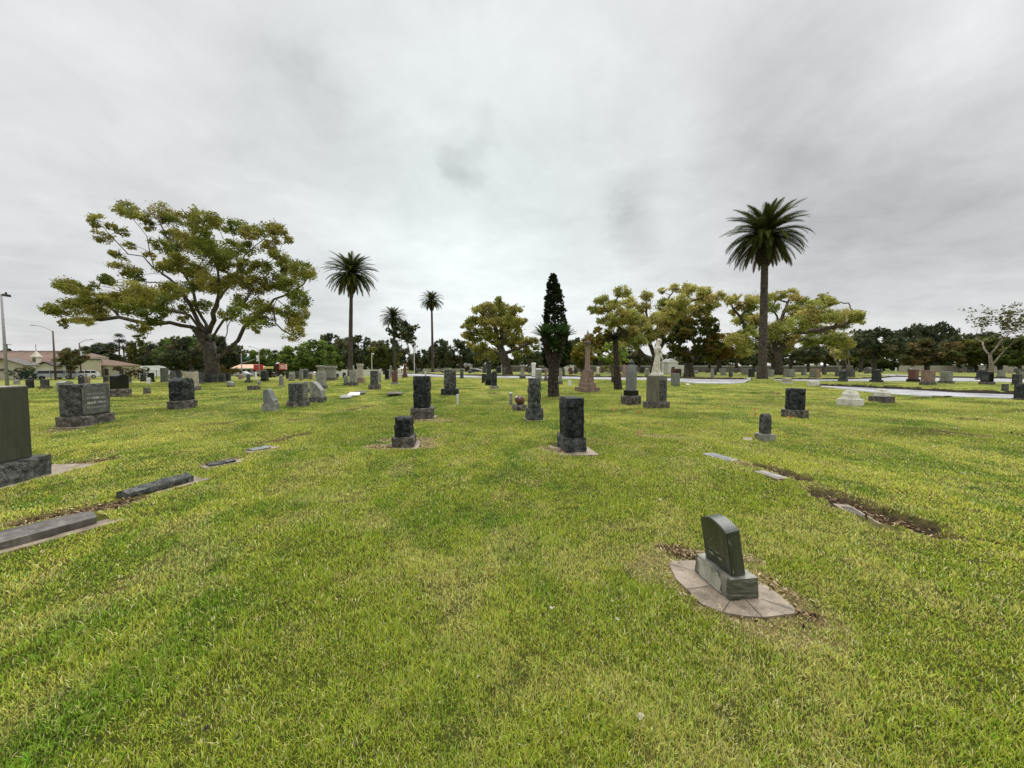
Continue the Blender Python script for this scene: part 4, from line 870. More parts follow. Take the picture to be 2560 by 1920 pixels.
bx('side_wing', 24 * k, 26 * k, 22 * k, -.05, WHT, t, .02, x=17 * k, y=22 * k)
P = G(1424, 931); k = P.y / F; t = empty('arched_tomb', P, RA, 'low white arched tomb in the distance between the cypress and the column', 'mausoleum')
bm = bmesh.new(); pts = [(-11, 0), (-11, 17), (11, 17), (11, 0), (4, 0)] + [(4 * math.cos(a), 7 + 4 * math.sin(a)) for a in [0, .6, 1.2, 1.9, 2.5, 3.14]] + [(-4, 0)]
vs = [bm.verts.new((x * k, 0, z * k)) for x, z in pts]; bm.faces.new(vs); r = bmesh.ops.extrude_face_region(bm, geom=bm.faces[:])
for v in [g for g in r['geom'] if isinstance(g, bmesh.types.BMVert)]: v.co.y += 14 * k
bmesh.ops.recalc_face_normals(bm, faces=bm.faces[:]); from_bm('arch', bm, WHT, t); bx('roof', 24 * k, 15 * k, 1.5 * k, 17 * k, WHT, t, 0, y=7 * k)
# survey flags
FL = {}
for cn, cc_ in (('pink', (.75, .20, .18)), ('orange', (.80, .22, .05)), ('faded', (.75, .42, .33))): FL[cn] = plain('flag_' + cn, cc_, .6, .1)
for px, yb, cn, lab in [(1532, 1031, 'faded', 'faded pink survey flag right of the large black rock-faced headstone'), (1596, 1039, 'orange', 'orange survey flag in front of the pointed obelisk'), (1596, 1086, 'faded', 'pale pink survey flag nearest the camera'),
                        (1789, 1026, 'orange', 'orange survey flag left of the broad black square headstone'), (1808, 1015, 'faded', 'faintest survey flag, thin pink, farthest left of the broad black square headstone'), (1884, 1031, 'pink', 'pink survey flag behind the small round-topped headstone'),
                        (1887, 1043, 'pink', 'pink survey flag touching the top left of the small round-topped headstone'), (1974, 1050, 'pink', 'deep pink survey flag in front of the broad black square headstone')]:
    P = G(px, yb); k = P.y / F; t = empty('survey_flag', P, rnd.uniform(-.5, .5), lab, 'survey flag', 'survey flags in the lawn')
    h = max(.10, 11 * k); from_bm('wire', tube([(0, 0, -.02), (0, 0, h)], .0025, 5), GRN, t)
    bm = bmesh.new(); f_ = [bm.verts.new(p) for p in [(0, 0, h), (.085, .03, h - .03), (.02, .05, h - .1), (0, 0, h - .09)]]; bm.faces.new(f_); bmesh.ops.solidify(bm, geom=bm.faces[:], thickness=.002)
    from_bm('pennant', bm, FL[cn], t)
# fallen white blossoms and dark leaves
BL = plain('blossom_petals', (.72, .68, .56), .7, .1); DL = plain('dead_leaf', (.02, .016, .012), .8, .2)
def blossom(px, py, s, label, mat=BL, nm='fallen_blossom', cat='blossom', n=6):
    P = G(px, py); bm = bmesh.new(); rn = random.Random(int(px))
    for i in range(n):
        a = 2 * math.pi * i / n + rn.uniform(-.3, .3); d = Vector((math.cos(a), math.sin(a), 0)); q = Vector((-d.y, d.x, 0)); l = s * rn.uniform(.6, 1.1); u = rn.uniform(.1, .8) * s
        bm.faces.new([bm.verts.new(v) for v in (Vector((0, 0, 0)), d * l * .6 + q * l * .4 + Vector((0, 0, u)), d * l + Vector((0, 0, u * .7)), d * l * .6 - q * l * .4 + Vector((0, 0, u * .9)))])
    bmesh.ops.solidify(bm, geom=bm.faces[:], thickness=.0015)
    o = from_bm(nm, bm, mat, None, loc=(P.x, P.y, P.z + .022)); tag(o, label, cat, 'white blossoms fallen on the lawn' if mat is BL else 'dark dead leaves on the lawn')
blossom(1601, 1806, .020, 'white crumpled blossom in the grass at the bottom, largest of all')
blossom(1380, 1530, .022, 'white blossom with a dry stem in the centre foreground grass'); blossom(1543, 1557, .015, 'small white blossom left of the pavers of the nearest headstone')
blossom(1531, 1512, .010, 'tiny white blossom just above the small one left of the pavers')
blossom(1650, 1256, .030, 'white blossom behind the leaning curved-top headstone'); blossom(2408, 1187, .045, 'white blossom in the open lawn at far right'); blossom(2333, 1121, .045, 'white blossom at right, farther than the other open lawn one')
blossom(1774, 1467, .008, 'scrap of white blossom lying on the paver joint')
for px, py in [(1822, 1192), (1808, 1174), (820, 1067), (925, 1068), (380, 1262), (130, 1330), (1196, 1700), (205, 1340), (700, 1236), (2236, 1262), (1015, 1240), (2060, 1500)]:
    blossom(px, py, .009 * max(1, (G(px, py).y / 3)), 'tiny white petal scrap lost in the grass')
blossom(485, 1612, .022, 'black dead leaf in the lower left grass, upper of two', DL, 'dead_leaf', 'leaf', 4); blossom(516, 1836, .016, 'black dead leaf in the lower left grass, lower of two', DL, 'dead_leaf', 'leaf', 4)
blossom(2040, 1530, .02, 'dark curled leaf at the right tip of the pavers', DL, 'dead_leaf', 'leaf', 4)
# ---------------------------------------------------------------- trees
class Skel:
    def __init__(s, seed): s.P = []; s.par = []; s.chains = []; s.w = {}; s.r = random.Random(seed)
    def add(s, p, par): s.P.append(Vector(p)); s.par.append(par); return len(s.P) - 1
    def nearest(s, p, up=.5):
        best, bi = 1e9, 0
        for i, q in enumerate(s.P):
            d = (q - p).length + up * max(0, q.z - p.z)
            if d < best: best, bi = d, i
        return bi
    def poly(s, pts, root=None, step=.7, jit=.12):
        pts = [Vector(p) for p in pts]
        if root is None and s.P: root = s.nearest(pts[0], 0)
        ch = [] if root is None else [root]; cur = root
        src = ([s.P[root]] if root is not None else [pts[0]]) + (pts if root is not None else pts[1:])
        if root is None: cur = s.add(pts[0], -1); ch.append(cur)
        for a, b in zip(src[:-1], src[1:]):
            n = max(1, int((b - a).length / step))
            for i in range(1, n + 1):
                q = a.lerp(b, i / n)
                if i < n: q = q + Vector([s.r.uniform(-jit, jit) for _ in range(3)])
                cur = s.add(q, cur); ch.append(cur)
        s.chains.append(ch); return cur
    def branch_to(s, p, wt, step=.6, arch=.18, jit=.1):
        i = s.nearest(p); a = s.P[i]; m = a.lerp(p, .5) + Vector((s.r.uniform(-.15, .15), s.r.uniform(-.15, .15), arch * s.r.uniform(-.3, 1))) * (p - a).length
        e = s.poly([m, p], i, step, jit); s.w[e] = s.w.get(e, 0) + wt; return e
    def bm(s, R, base_flare=1.35, rmin=.02, exp=.5, nmax=12, lobes=0):
        N_ = len(s.P); W_ = [0.0] * N_
        for k, v in s.w.items(): W_[k] += v
        for i in range(N_ - 1, -1, -1):
            if s.par[i] >= 0: W_[s.par[i]] += W_[i]
        tot = max(W_[0], 1e-6); rad = [max(rmin, R * (w / tot) ** exp) for w in W_]; z0 = s.P[0].z
        bm = bmesh.new()
        for ci, ch in enumerate(s.chains):
            rr = [rad[i] for i in ch]
            if ci > 0 and len(ch) > 1: rr[0] = rr[1] * 1.15
            for j, i in enumerate(ch):
                h = s.P[i].z - z0
                if h < 1.6: rr[j] *= 1 + (base_flare - 1) * (1 - h / 1.6) ** 2
            tube([s.P[i] for i in ch], rr, nmax if rr[0] > .18 else (7 if rr[0] > .06 else 5), bm)
        return bm
def leaf_cloud(puffs, dens, ls, pal, seed, flat=.72, sub=9, shell=.55, stretch=1.0):
    """many small leaf quads gathered in sub-clumps inside every puff. puffs: (centre, radius)"""
    g = np.random.default_rng(seed); Vs = []; Cs = []; pal = np.array(pal)
    for c, r in puffs:
        n = int(dens * r * r); 
        if n < 4: n = 4
        k = max(4, int(sub * 1.7 * min(1.6, max(.5, r)))); d = g.normal(size=(k, 3)); d /= np.linalg.norm(d, axis=1)[:, None]
        cen = np.array(c) + d * r * (shell + (1 - shell) * g.random(k))[:, None] * np.array([1, 1, flat]) * .85
        tint = pal[g.integers(len(pal))] * (.85 + .3 * g.random()); wt = g.random(k) + .3; idx = g.choice(k, n, p=wt / wt.sum())
        tk = tint * (.72 + .56 * g.random((k, 1)))
        P = cen[idx] + g.normal(size=(n, 3)) * r * np.array([.17, .17, .12])
        a = g.normal(size=(n, 3)); a[:, 2] *= .8; a /= np.linalg.norm(a, axis=1)[:, None]; b = np.cross(a, g.normal(size=(n, 3))); b /= np.linalg.norm(b, axis=1)[:, None] + 1e-9
        s = ls * (.6 + .8 * g.random(n))[:, None] * .5
        q = np.stack([P - a * s * 1.25, P + b * s * .75, P + a * s * 1.25, P - b * s * .75], 1)
        c_ = tk[idx] * (.75 + .5 * g.random((n, 1))); c_ = np.where(g.random((n, 1)) < .06, c_ * np.array([1.35, 1.15, .8]), c_)
        Vs.append(q.reshape(-1, 3)); Cs.append(np.repeat(c_, 4, 0))
    V = np.concatenate(Vs); C = np.clip(np.concatenate(Cs), .002, .6)
    return V, np.arange(len(V)).reshape(-1, 4), C
def finish_tree(name, loc, sk, puffs, R, dens, ls, pal, seed, label, cat='tree', bark=None, flare=1.35, twigs=3, rz=0, crown='crown', flat=.72, shell=.55, exp=.5, group=None, rmin=.02, sub=9):
    root = empty(name, loc, rz, label, cat, group); rr = random.Random(seed)
    for c, r in puffs:
        i = sk.nearest(Vector(c), 0)
        for k in range(twigs):
            d = Vector((rr.gauss(0, 1), rr.gauss(0, 1), rr.gauss(.3, .8))).normalized() * r * rr.uniform(.6, 1.05)
            e = sk.poly([sk.P[i] + d * .5 + Vector((0, 0, .08 * r)), Vector(c) + d], i, .5, .06); sk.w[e] = .02
    from_bm('trunk', sk.bm(R, flare, rmin, exp), bark or BARK, root, True)
    V, Q, C = leaf_cloud(puffs, dens, ls, pal, seed, flat, sub, shell)
    link(crown, np_mesh(crown, V, [Q], C), M_LEAF, root); return root
CAMPH = [(.225, .24, .05), (.255, .26, .06), (.195, .22, .046), (.28, .265, .065), (.155, .19, .04), (.255, .235, .06)]
CAMPY = [(.42, .41, .125), (.47, .44, .15), (.36, .375, .11), (.43, .40, .12), (.30, .33, .09), (.46, .39, .15)]
def traced(name, zx, zy, sc_, D, depth, trunk, limbs, puffs, R, dens, ls, pal, seed, label, dup=.22, **kw):
    """crown whose clumps stand at their measured places, spread through the real depth of the tree"""
    g = random.Random(seed); tp = lambda p, dy=0: None
    bx_, by_ = zx + trunk[0][0] / sc_, zy + trunk[0][1] / sc_; base = G(bx_, by_)
    if D is None: D = base.y
    base = PW(bx_, by_, D); gz = float(gh0(base.x, base.y)); base.z = gz
    T = lambda p, dy: PW(zx + p[0] / sc_, zy + p[1] / sc_, D + dy) - base
    sk = Skel(seed); tr = [Vector((0, 0, -.15))] + [T(p, 0) for p in trunk[1:]]; sk.poly(tr, None, .6, .04)
    for li, lm in enumerate(limbs):
        dz = ((li * 2 + 1) % 5 - 2) / 2 * depth * .55
        n = len(lm) - 1; sk.poly([T(p, dz * (i / n) ** .8) for i, p in enumerate(lm)], None, .8, .12)
    P_ = []; k = D / F / sc_
    for x, y, r in puffs:
        c0 = T((x, y), 0) + base; q0 = (c0.x / D, (c0.z - EYE) / D)
        i = min(range(len(sk.P)), key=lambda j: ((sk.P[j].x + base.x) / (sk.P[j].y + D) - q0[0]) ** 2 + ((sk.P[j].z + base.z - EYE) / (sk.P[j].y + D) - q0[1]) ** 2 + g.random() * .0004)
        dyy = sk.P[i].y + g.uniform(-.22, .22) * depth; c = T((x, y), dyy); P_.append((c, r * k * (1.08 if R == .58 else 1.04)))
        if r > 50 and g.random() < dup:
            P_.append((T((x + g.uniform(-25, 25), y + g.uniform(-25, 25)), -dyy + g.uniform(-.3, .3) * depth), r * k))
    for c, r in sorted(P_, key=lambda q: (q[0] - tr[-1]).length): sk.branch_to(c, r * r)
    return finish_tree(name, base, sk, P_, R, dens, ls, pal, seed, label, **kw)
traced('camphor_tree', 90, 480, 2.989, None, 9, [(1320, 1420), (1318, 1300), (1300, 1200), (1290, 1120)],
    [[(1270, 1120), (1170, 1010), (1000, 975), (880, 990), (740, 965), (620, 935), (480, 955), (350, 945), (230, 925), (150, 885)],
     [(620, 935), (540, 860), (440, 800), (340, 770), (230, 720)], [(1250, 1060), (1150, 920), (1030, 890), (850, 870), (700, 790)],
     [(1260, 1060), (1180, 900), (1110, 780), (1000, 650), (870, 560), (800, 480), (690, 465), (600, 370), (500, 260), (430, 220)], [(1060, 700), (930, 680), (800, 665), (650, 650), (560, 660)],
     [(880, 560), (850, 450), (830, 330), (740, 220), (690, 150)], [(1290, 1050), (1200, 870), (1160, 700), (1100, 600), (1050, 450), (960, 300), (920, 180)],
     [(1310, 1000), (1350, 850), (1370, 700), (1360, 600), (1330, 450), (1290, 330), (1250, 200)], [(1380, 780), (1480, 640), (1530, 560), (1560, 470), (1640, 400), (1760, 300), (1820, 260)],
     [(1500, 500), (1450, 420), (1400, 350)], [(1310, 1120), (1360, 1020), (1400, 960), (1500, 930), (1540, 850), (1600, 760)],
     [(1350, 1260), (1430, 1180), (1510, 1110), (1555, 1010), (1620, 960), (1720, 880), (1780, 800), (1900, 760), (2000, 690), (2050, 600)],
     [(1335, 1220), (1380, 1130), (1430, 1010), (1480, 900)], [(1770, 860), (1790, 980), (1850, 1040), (1920, 1070)], [(1800, 800), (1880, 870), (1960, 920)]],
    [(440, 210, 65), (500, 340, 60), (690, 130, 85), (640, 290, 50), (560, 250, 40), (930, 160, 100), (1020, 220, 80), (850, 250, 60), (1150, 220, 80), (1260, 220, 90), (1380, 240, 80), (1500, 260, 85), (1600, 300, 70),
     (1700, 290, 80), (1800, 280, 70), (1890, 360, 45), (1100, 370, 100), (1230, 420, 100), (1350, 480, 110), (1480, 420, 90), (1600, 430, 80), (1750, 380, 70), (1820, 480, 70), (1000, 440, 80), (920, 380, 60), (1050, 540, 90),
     (950, 580, 70), (620, 470, 55), (640, 560, 80), (740, 600, 60), (530, 665, 60), (1200, 600, 90), (1300, 700, 100), (1180, 700, 70), (1430, 560, 70), (1540, 640, 90), (1650, 700, 100), (1770, 660, 100), (1880, 560, 90),
     (1990, 580, 90), (2050, 640, 50), (1900, 700, 90), (1960, 800, 80), (2010, 900, 70), (1940, 970, 80), (1930, 1060, 75), (1850, 900, 60), (1700, 850, 100), (1600, 820, 90), (1620, 940, 80), (1720, 970, 70), (1500, 880, 60),
     (1440, 920, 60), (1000, 750, 100), (900, 830, 90), (780, 760, 100), (650, 750, 90), (560, 800, 80), (720, 850, 90), (850, 920, 80), (960, 880, 60), (400, 840, 90), (300, 850, 90), (200, 860, 70), (130, 880, 60), (100, 890, 40),
     (250, 710, 80), (180, 700, 50), (330, 730, 60), (440, 710, 50), (360, 960, 60), (200, 970, 40), (210, 1000, 25), (760, 1000, 60), (840, 1030, 50), (770, 1080, 35), (1080, 880, 50), (1250, 860, 70), (1130, 830, 60), (480, 900, 70),
     (620, 880, 50), (1250, 330, 70), (1000, 310, 60), (1680, 560, 60), (1420, 680, 60), (1560, 560, 70), (700, 400, 40), (860, 480, 40), (1640, 1040, 40), (1100, 950, 40)],
    .58, 900, .135, CAMPH, 4, 'huge spreading camphor tree with olive foliage and a long low limb on the left', cat='camphor tree', flare=1.2, twigs=5, exp=.68, dup=.5, flat=.80)
traced('camphor_tree', 780, 600, 3.352, None, 7, [(1640, 1128), (1620, 1010), (1590, 930), (1570, 880)],
    [[(1570, 880), (1540, 750), (1500, 620)], [(1600, 960), (1680, 930), (1780, 880), (1850, 860)], [(1590, 900), (1640, 760), (1690, 620)], [(1570, 900), (1430, 790), (1330, 720)], [(1590, 960), (1480, 920), (1400, 900)], [(1580, 880), (1590, 700), (1570, 540)]],
    [(1570, 520, 55), (1480, 560, 70), (1400, 600, 70), (1620, 590, 80), (1700, 590, 60), (1340, 670, 60), (1300, 730, 55), (1450, 680, 90), (1560, 680, 90), (1680, 690, 80), (1770, 680, 40), (1290, 800, 50), (1380, 800, 90),
     (1490, 800, 80), (1600, 780, 80), (1700, 790, 80), (1420, 900, 80), (1500, 960, 70), (1400, 980, 50), (1330, 870, 50), (1700, 880, 70), (1780, 860, 70), (1840, 850, 60), (1880, 900, 40), (1800, 930, 50), (1720, 960, 50),
     (1640, 860, 50), (1530, 600, 60), (1640, 660, 60), (1300, 700, 40), (1550, 860, 50)], .70, 430, .25, [(.31, .31, .08), (.34, .33, .09), (.25, .275, .07), (.35, .31, .09)], 9, 'round yellowish camphor tree with a leaning pale trunk left of the cypress', cat='camphor tree', twigs=3)
traced('camphor_tree', 1440, 660, 2.989, 74, 9, [(592, 830), (590, 740), (595, 680), (600, 640)],
    [[(590, 740), (500, 680), (430, 600), (330, 480), (200, 300)], [(590, 700), (540, 560), (530, 400), (520, 260)], [(600, 650), (640, 560), (680, 440), (800, 300), (950, 250)], [(600, 660), (700, 540), (800, 420), (1000, 300)], [(600, 640), (620, 500), (650, 330), (730, 190)], [(585, 760), (480, 660), (360, 600)]],
    [(120, 340, 45), (190, 270, 55), (200, 350, 60), (340, 210, 65), (290, 300, 55), (400, 290, 70), (330, 400, 90), (250, 430, 80), (420, 400, 80), (520, 240, 55), (500, 330, 60), (470, 460, 90), (560, 430, 60), (380, 520, 80),
     (450, 580, 80), (330, 600, 70), (730, 180, 50), (830, 190, 60), (640, 200, 35), (660, 310, 80), (740, 290, 60), (800, 270, 70), (640, 400, 80), (700, 380, 80), (780, 360, 80), (960, 200, 50), (930, 260, 60), (1000, 270, 60),
     (1070, 240, 50), (890, 340, 60), (960, 360, 60), (1020, 310, 50), (980, 430, 50), (600, 520, 70), (680, 470, 70), (560, 540, 60), (420, 500, 60), (750, 470, 70), (820, 440, 70)], 0.8, 400, .27, CAMPY, 13,
    'wide golden camphor tree behind the white statue', cat='camphor tree', twigs=4, bark=BARK)
traced('camphor_tree', 1440, 660, 2.989, 62, 9, [(1512, 830), (1500, 740), (1490, 690), (1485, 650)],
    [[(1490, 700), (1430, 600), (1340, 540), (1250, 440), (1160, 300)], [(1480, 640), (1470, 500), (1540, 400), (1600, 250)], [(1500, 660), (1600, 540), (1700, 470), (1830, 350), (1900, 270)],
     [(1520, 650), (1680, 510), (1830, 490), (1980, 460), (2100, 410)], [(1500, 700), (1560, 620), (1700, 560), (1850, 600)], [(1480, 720), (1380, 620), (1260, 610)]],
    [(1150, 270, 50), (1190, 250, 40), (1180, 360, 35), (1240, 310, 50), (1330, 260, 60), (1300, 340, 60), (1240, 420, 70), (1340, 430, 80), (1290, 500, 70), (1460, 330, 60), (1510, 240, 55), (1450, 250, 50), (1600, 220, 55),
     (1640, 250, 50), (1640, 340, 80), (1700, 300, 70), (1840, 250, 50), (1880, 280, 60), (1920, 290, 40), (1780, 310, 60), (1760, 380, 90), (1860, 400, 90), (1950, 400, 80), (2040, 400, 80), (2100, 390, 60), (2120, 430, 40),
     (1660, 440, 80), (1560, 440, 70), (1500, 500, 90), (1420, 520, 80), (1480, 580, 70), (1600, 560, 60), (1780, 490, 80), (1900, 480, 60), (1980, 460, 60), (1750, 570, 80), (1650, 520, 50), (1950, 580, 70), (2030, 590, 60),
     (1870, 570, 60), (1200, 560, 80), (1300, 600, 80), (1260, 650, 60), (1380, 640, 50), (1560, 640, 50)], 0.8, 420, .24, [(.40, .40, .12), (.34, .36, .10), (.44, .42, .135), (.43, .37, .13), (.27, .31, .08)], 17,
    'spreading golden camphor tree behind the tall right palm', cat='camphor tree', twigs=4, flare=1.5)
def blob_tree(name, px, yb, D, puffspec, R, dens, ls, pal, seed, label, th, cat='tree', **kw):
    """puffspec: (cx, cy, rx, ry, depth radius in m, number, puff radius) in pixels"""
    g = random.Random(seed); base = G(px, yb)
    if D: base = PW(px, yb, D); base.z = float(gh0(base.x, base.y))
    D = base.y; k = D / F; sk = Skel(seed); fork = PW(px + th[0], th[1], D) - base
    sk.poly([(0, 0, -.15), fork * .5, fork], None, .5, .03); P_ = []
    for cx, cy, rx, ry, dr, n, pr in puffspec:
        for i in range(n):
            d = Vector((g.gauss(0, 1), g.gauss(0, 1), g.gauss(0, 1))).normalized() * g.uniform(.55, 1) ** .5
            c = PW(cx + d.x * rx, cy - d.z * ry, D) - base + Vector((0, d.y * dr, 0)); P_.append((c, pr * k * g.uniform(.75, 1.25)))
    for c, r in sorted(P_, key=lambda q: (q[0] - fork).length): sk.branch_to(c, r * r, .8)
    return finish_tree(name, base, sk, P_, R, dens, ls, pal, seed, label, cat, **kw)
DKO = [(.045, .065, .016), (.035, .055, .014), (.060, .080, .020), (.10, .085, .022), (.028, .042, .012)]
blob_tree('round_tree', 1722, 942, None, [(1730, 848, 50, 50, 5, 46, 15), (1735, 825, 30, 30, 4, 12, 12), (1728, 886, 42, 14, 4, 16, 11)], .52, 520, .22, [(.075, .085, .018), (.055, .070, .016), (.10, .095, .02), (.04, .055, .014), (.13, .10, .026)], 23, 'compact round dark green tree on a thick trunk beside the white mausoleum', (0, 905), flare=1.6)
blob_tree('small_tree', 1457, 930, 70, [(1453, 886, 30, 28, 3, 26, 11)], .3, 420, .26, [(.27, .24, .05), (.23, .22, .045), (.19, .20, .04)], 29, 'small yellow-leaved round tree left of the tall column', (-2, 912))
blob_tree('small_tree', 1531, 956, None, [(1520, 885, 20, 22, 1.6, 16, 9), (1552, 890, 18, 24, 1.6, 16, 9), (1530, 862, 16, 12, 1.2, 8, 8), (1528, 915, 16, 12, 1.0, 7, 7)], .07, 800, .13, [(.22, .28, .05), (.26, .31, .06), (.17, .24, .045)], 31, 'young bright green tree with a thin stem behind the slim dark palm', (-1, 915))
blob_tree('small_tree', 1500, 932, 82, [(1497, 850, 28, 36, 4, 26, 12)], .35, 360, .30, [(.23, .19, .04), (.19, .18, .04), (.26, .20, .045)], 37, 'tall golden tree just right of the tall column, behind the young green tree', (0, 905))
blob_tree('small_tree', 1800, 934, 88, [(1820, 862, 40, 30, 6, 30, 14), (1790, 880, 25, 20, 5, 12, 12)], .5, 330, .32, [(.22, .15, .035), (.17, .15, .03), (.13, .14, .03), (.26, .16, .04)], 41, 'orange-tinged tree between the round dark tree and the tall right palm', (-4, 905))
# ---- prototypes for the belt of distant trees, each placed as a tree of its own
PROTO = {}
def proto(kind, seed, pal, spec, R, th, dens=60, ls=.5, H=10.0, bark=None, flat=.75, rmin=.04):
    g = random.Random(seed); sk = Skel(seed); fork = Vector((g.uniform(-.2, .2), 0, th)); sk.poly([(0, 0, -.3), fork * .5, fork], None, .6, .03); P_ = []
    for cx, cz, rx, rz_, n, pr in spec:
        for i in range(n):
            d = Vector((g.gauss(0, 1), g.gauss(0, 1), g.gauss(0, 1))).normalized() * g.uniform(.5, 1) ** .5
            P_.append((Vector((cx + d.x * rx, d.y * rx, cz + d.z * rz_)), pr * g.uniform(.7, 1.3)))
    for c, r in sorted(P_, key=lambda q: (q[0] - fork).length): sk.branch_to(c, r * r, 1.2)
    V, Q, C = leaf_cloud(P_, dens, ls, pal, seed, flat)
    bm = sk.bm(R, 1.3, rmin); tm = bpy.data.meshes.new('trunk'); bm.to_mesh(tm); bm.free(); tm.materials.append(bark or BARK); tm.polygons.foreach_set('use_smooth', [True] * len(tm.polygons))
    cm = np_mesh('crown', V, [Q], C); cm.materials.append(M_LEAF); hw = float(np.percentile(np.abs(V[:, 0]), 98)); PROTO[kind] = (tm, cm, hw, float(np.percentile(V[:, 2], 99.5)))
OAK = [(.095, .115, .062), (.078, .098, .055), (.115, .132, .066), (.13, .125, .068), (.062, .080, .048)]
OLV = [(.12, .14, .04), (.10, .12, .036), (.15, .155, .045), (.07, .09, .03)]
GRE = [(.15, .21, .05), (.12, .18, .045), (.19, .25, .06), (.09, .14, .035)]
BRW = [(.14, .115, .05), (.10, .10, .04), (.085, .095, .035), (.16, .125, .055)]
proto('oak', 1, OAK, [(0, 6.2, 4.0, 3.0, 30, 1.3), (-2.6, 5.0, 2.2, 1.8, 10, 1.1), (2.8, 5.2, 2.2, 1.8, 10, 1.1), (.5, 8.0, 2.2, 1.4, 8, 1.0)], .42, 2.2)
proto('oak2', 2, OAK, [(-1, 6.4, 3.2, 2.8, 22, 1.2), (2.4, 5.6, 2.6, 2.2, 14, 1.2), (-3, 4.8, 1.8, 1.6, 8, 1.0), (.8, 8.2, 1.8, 1.5, 7, .9)], .5, 2.6)
proto('open_oak', 3, OAK, [(0, 7.0, 4.2, 2.0, 22, 1.1), (-3.6, 5.8, 1.8, 1.0, 8, .9), (3.6, 5.8, 1.8, 1.0, 8, .9)], .5, 2.0)
proto('broad', 4, GRE, [(0, 5.6, 4.2, 3.4, 34, 1.4), (2.5, 4.4, 2.4, 2.2, 10, 1.2), (-2.5, 4.2, 2.4, 2.2, 10, 1.2)], .35, 1.6, dens=70)
proto('olive', 5, OLV, [(0, 5.6, 3.8, 3.4, 30, 1.3), (-2, 4, 2, 2.2, 10, 1.1), (2.2, 4, 2, 2.2, 10, 1.1)], .4, 1.6, dens=66)
proto('brown', 6, BRW, [(0, 5.8, 4.0, 3.0, 28, 1.3), (2.4, 4.2, 2.2, 2.0, 10, 1.1), (-2.4, 4.4, 2.2, 2.0, 10, 1.1)], .4, 1.8, dens=60)
proto('yellow', 7, CAMPY, [(0, 6.2, 4.2, 2.8, 26, 1.2), (-3, 5, 1.8, 1.6, 8, 1.0), (3, 5, 1.8, 1.6, 8, 1.0)], .5, 2.6, dens=55)
proto('conifer', 8, OAK, [(0, 2.6, 2.6, 1.5, 14, 1.0), (0, 4.8, 2.0, 1.5, 12, .9), (0, 7.0, 1.3, 1.3, 8, .75), (0, 8.9, .5, .9, 5, .5)], .25, 1.4, dens=90, ls=.38)
def bgt(kind, px, hw, yt, D, label, name='tree', rz=None, cat='tree', group=None, yb=932):
    tm, cm, w0, h0 = PROTO[kind]; base = PW(px, yb, D); gz = float(gh0(base.x, base.y)); H = PW(px, yt, D).z - gz; wd = hw * D / F
    r = empty(name, (base.x, base.y, gz), rnd.uniform(-.5, .5) + (math.pi if rnd.random() < .5 else 0), label, cat, group); r.scale = (wd / w0, wd / w0, H / h0)
    for n_, me in (('trunk', tm), ('crown', cm)):
        o = bpy.data.objects.new(n_, me); COL.objects.link(o); o.parent = r
    return r
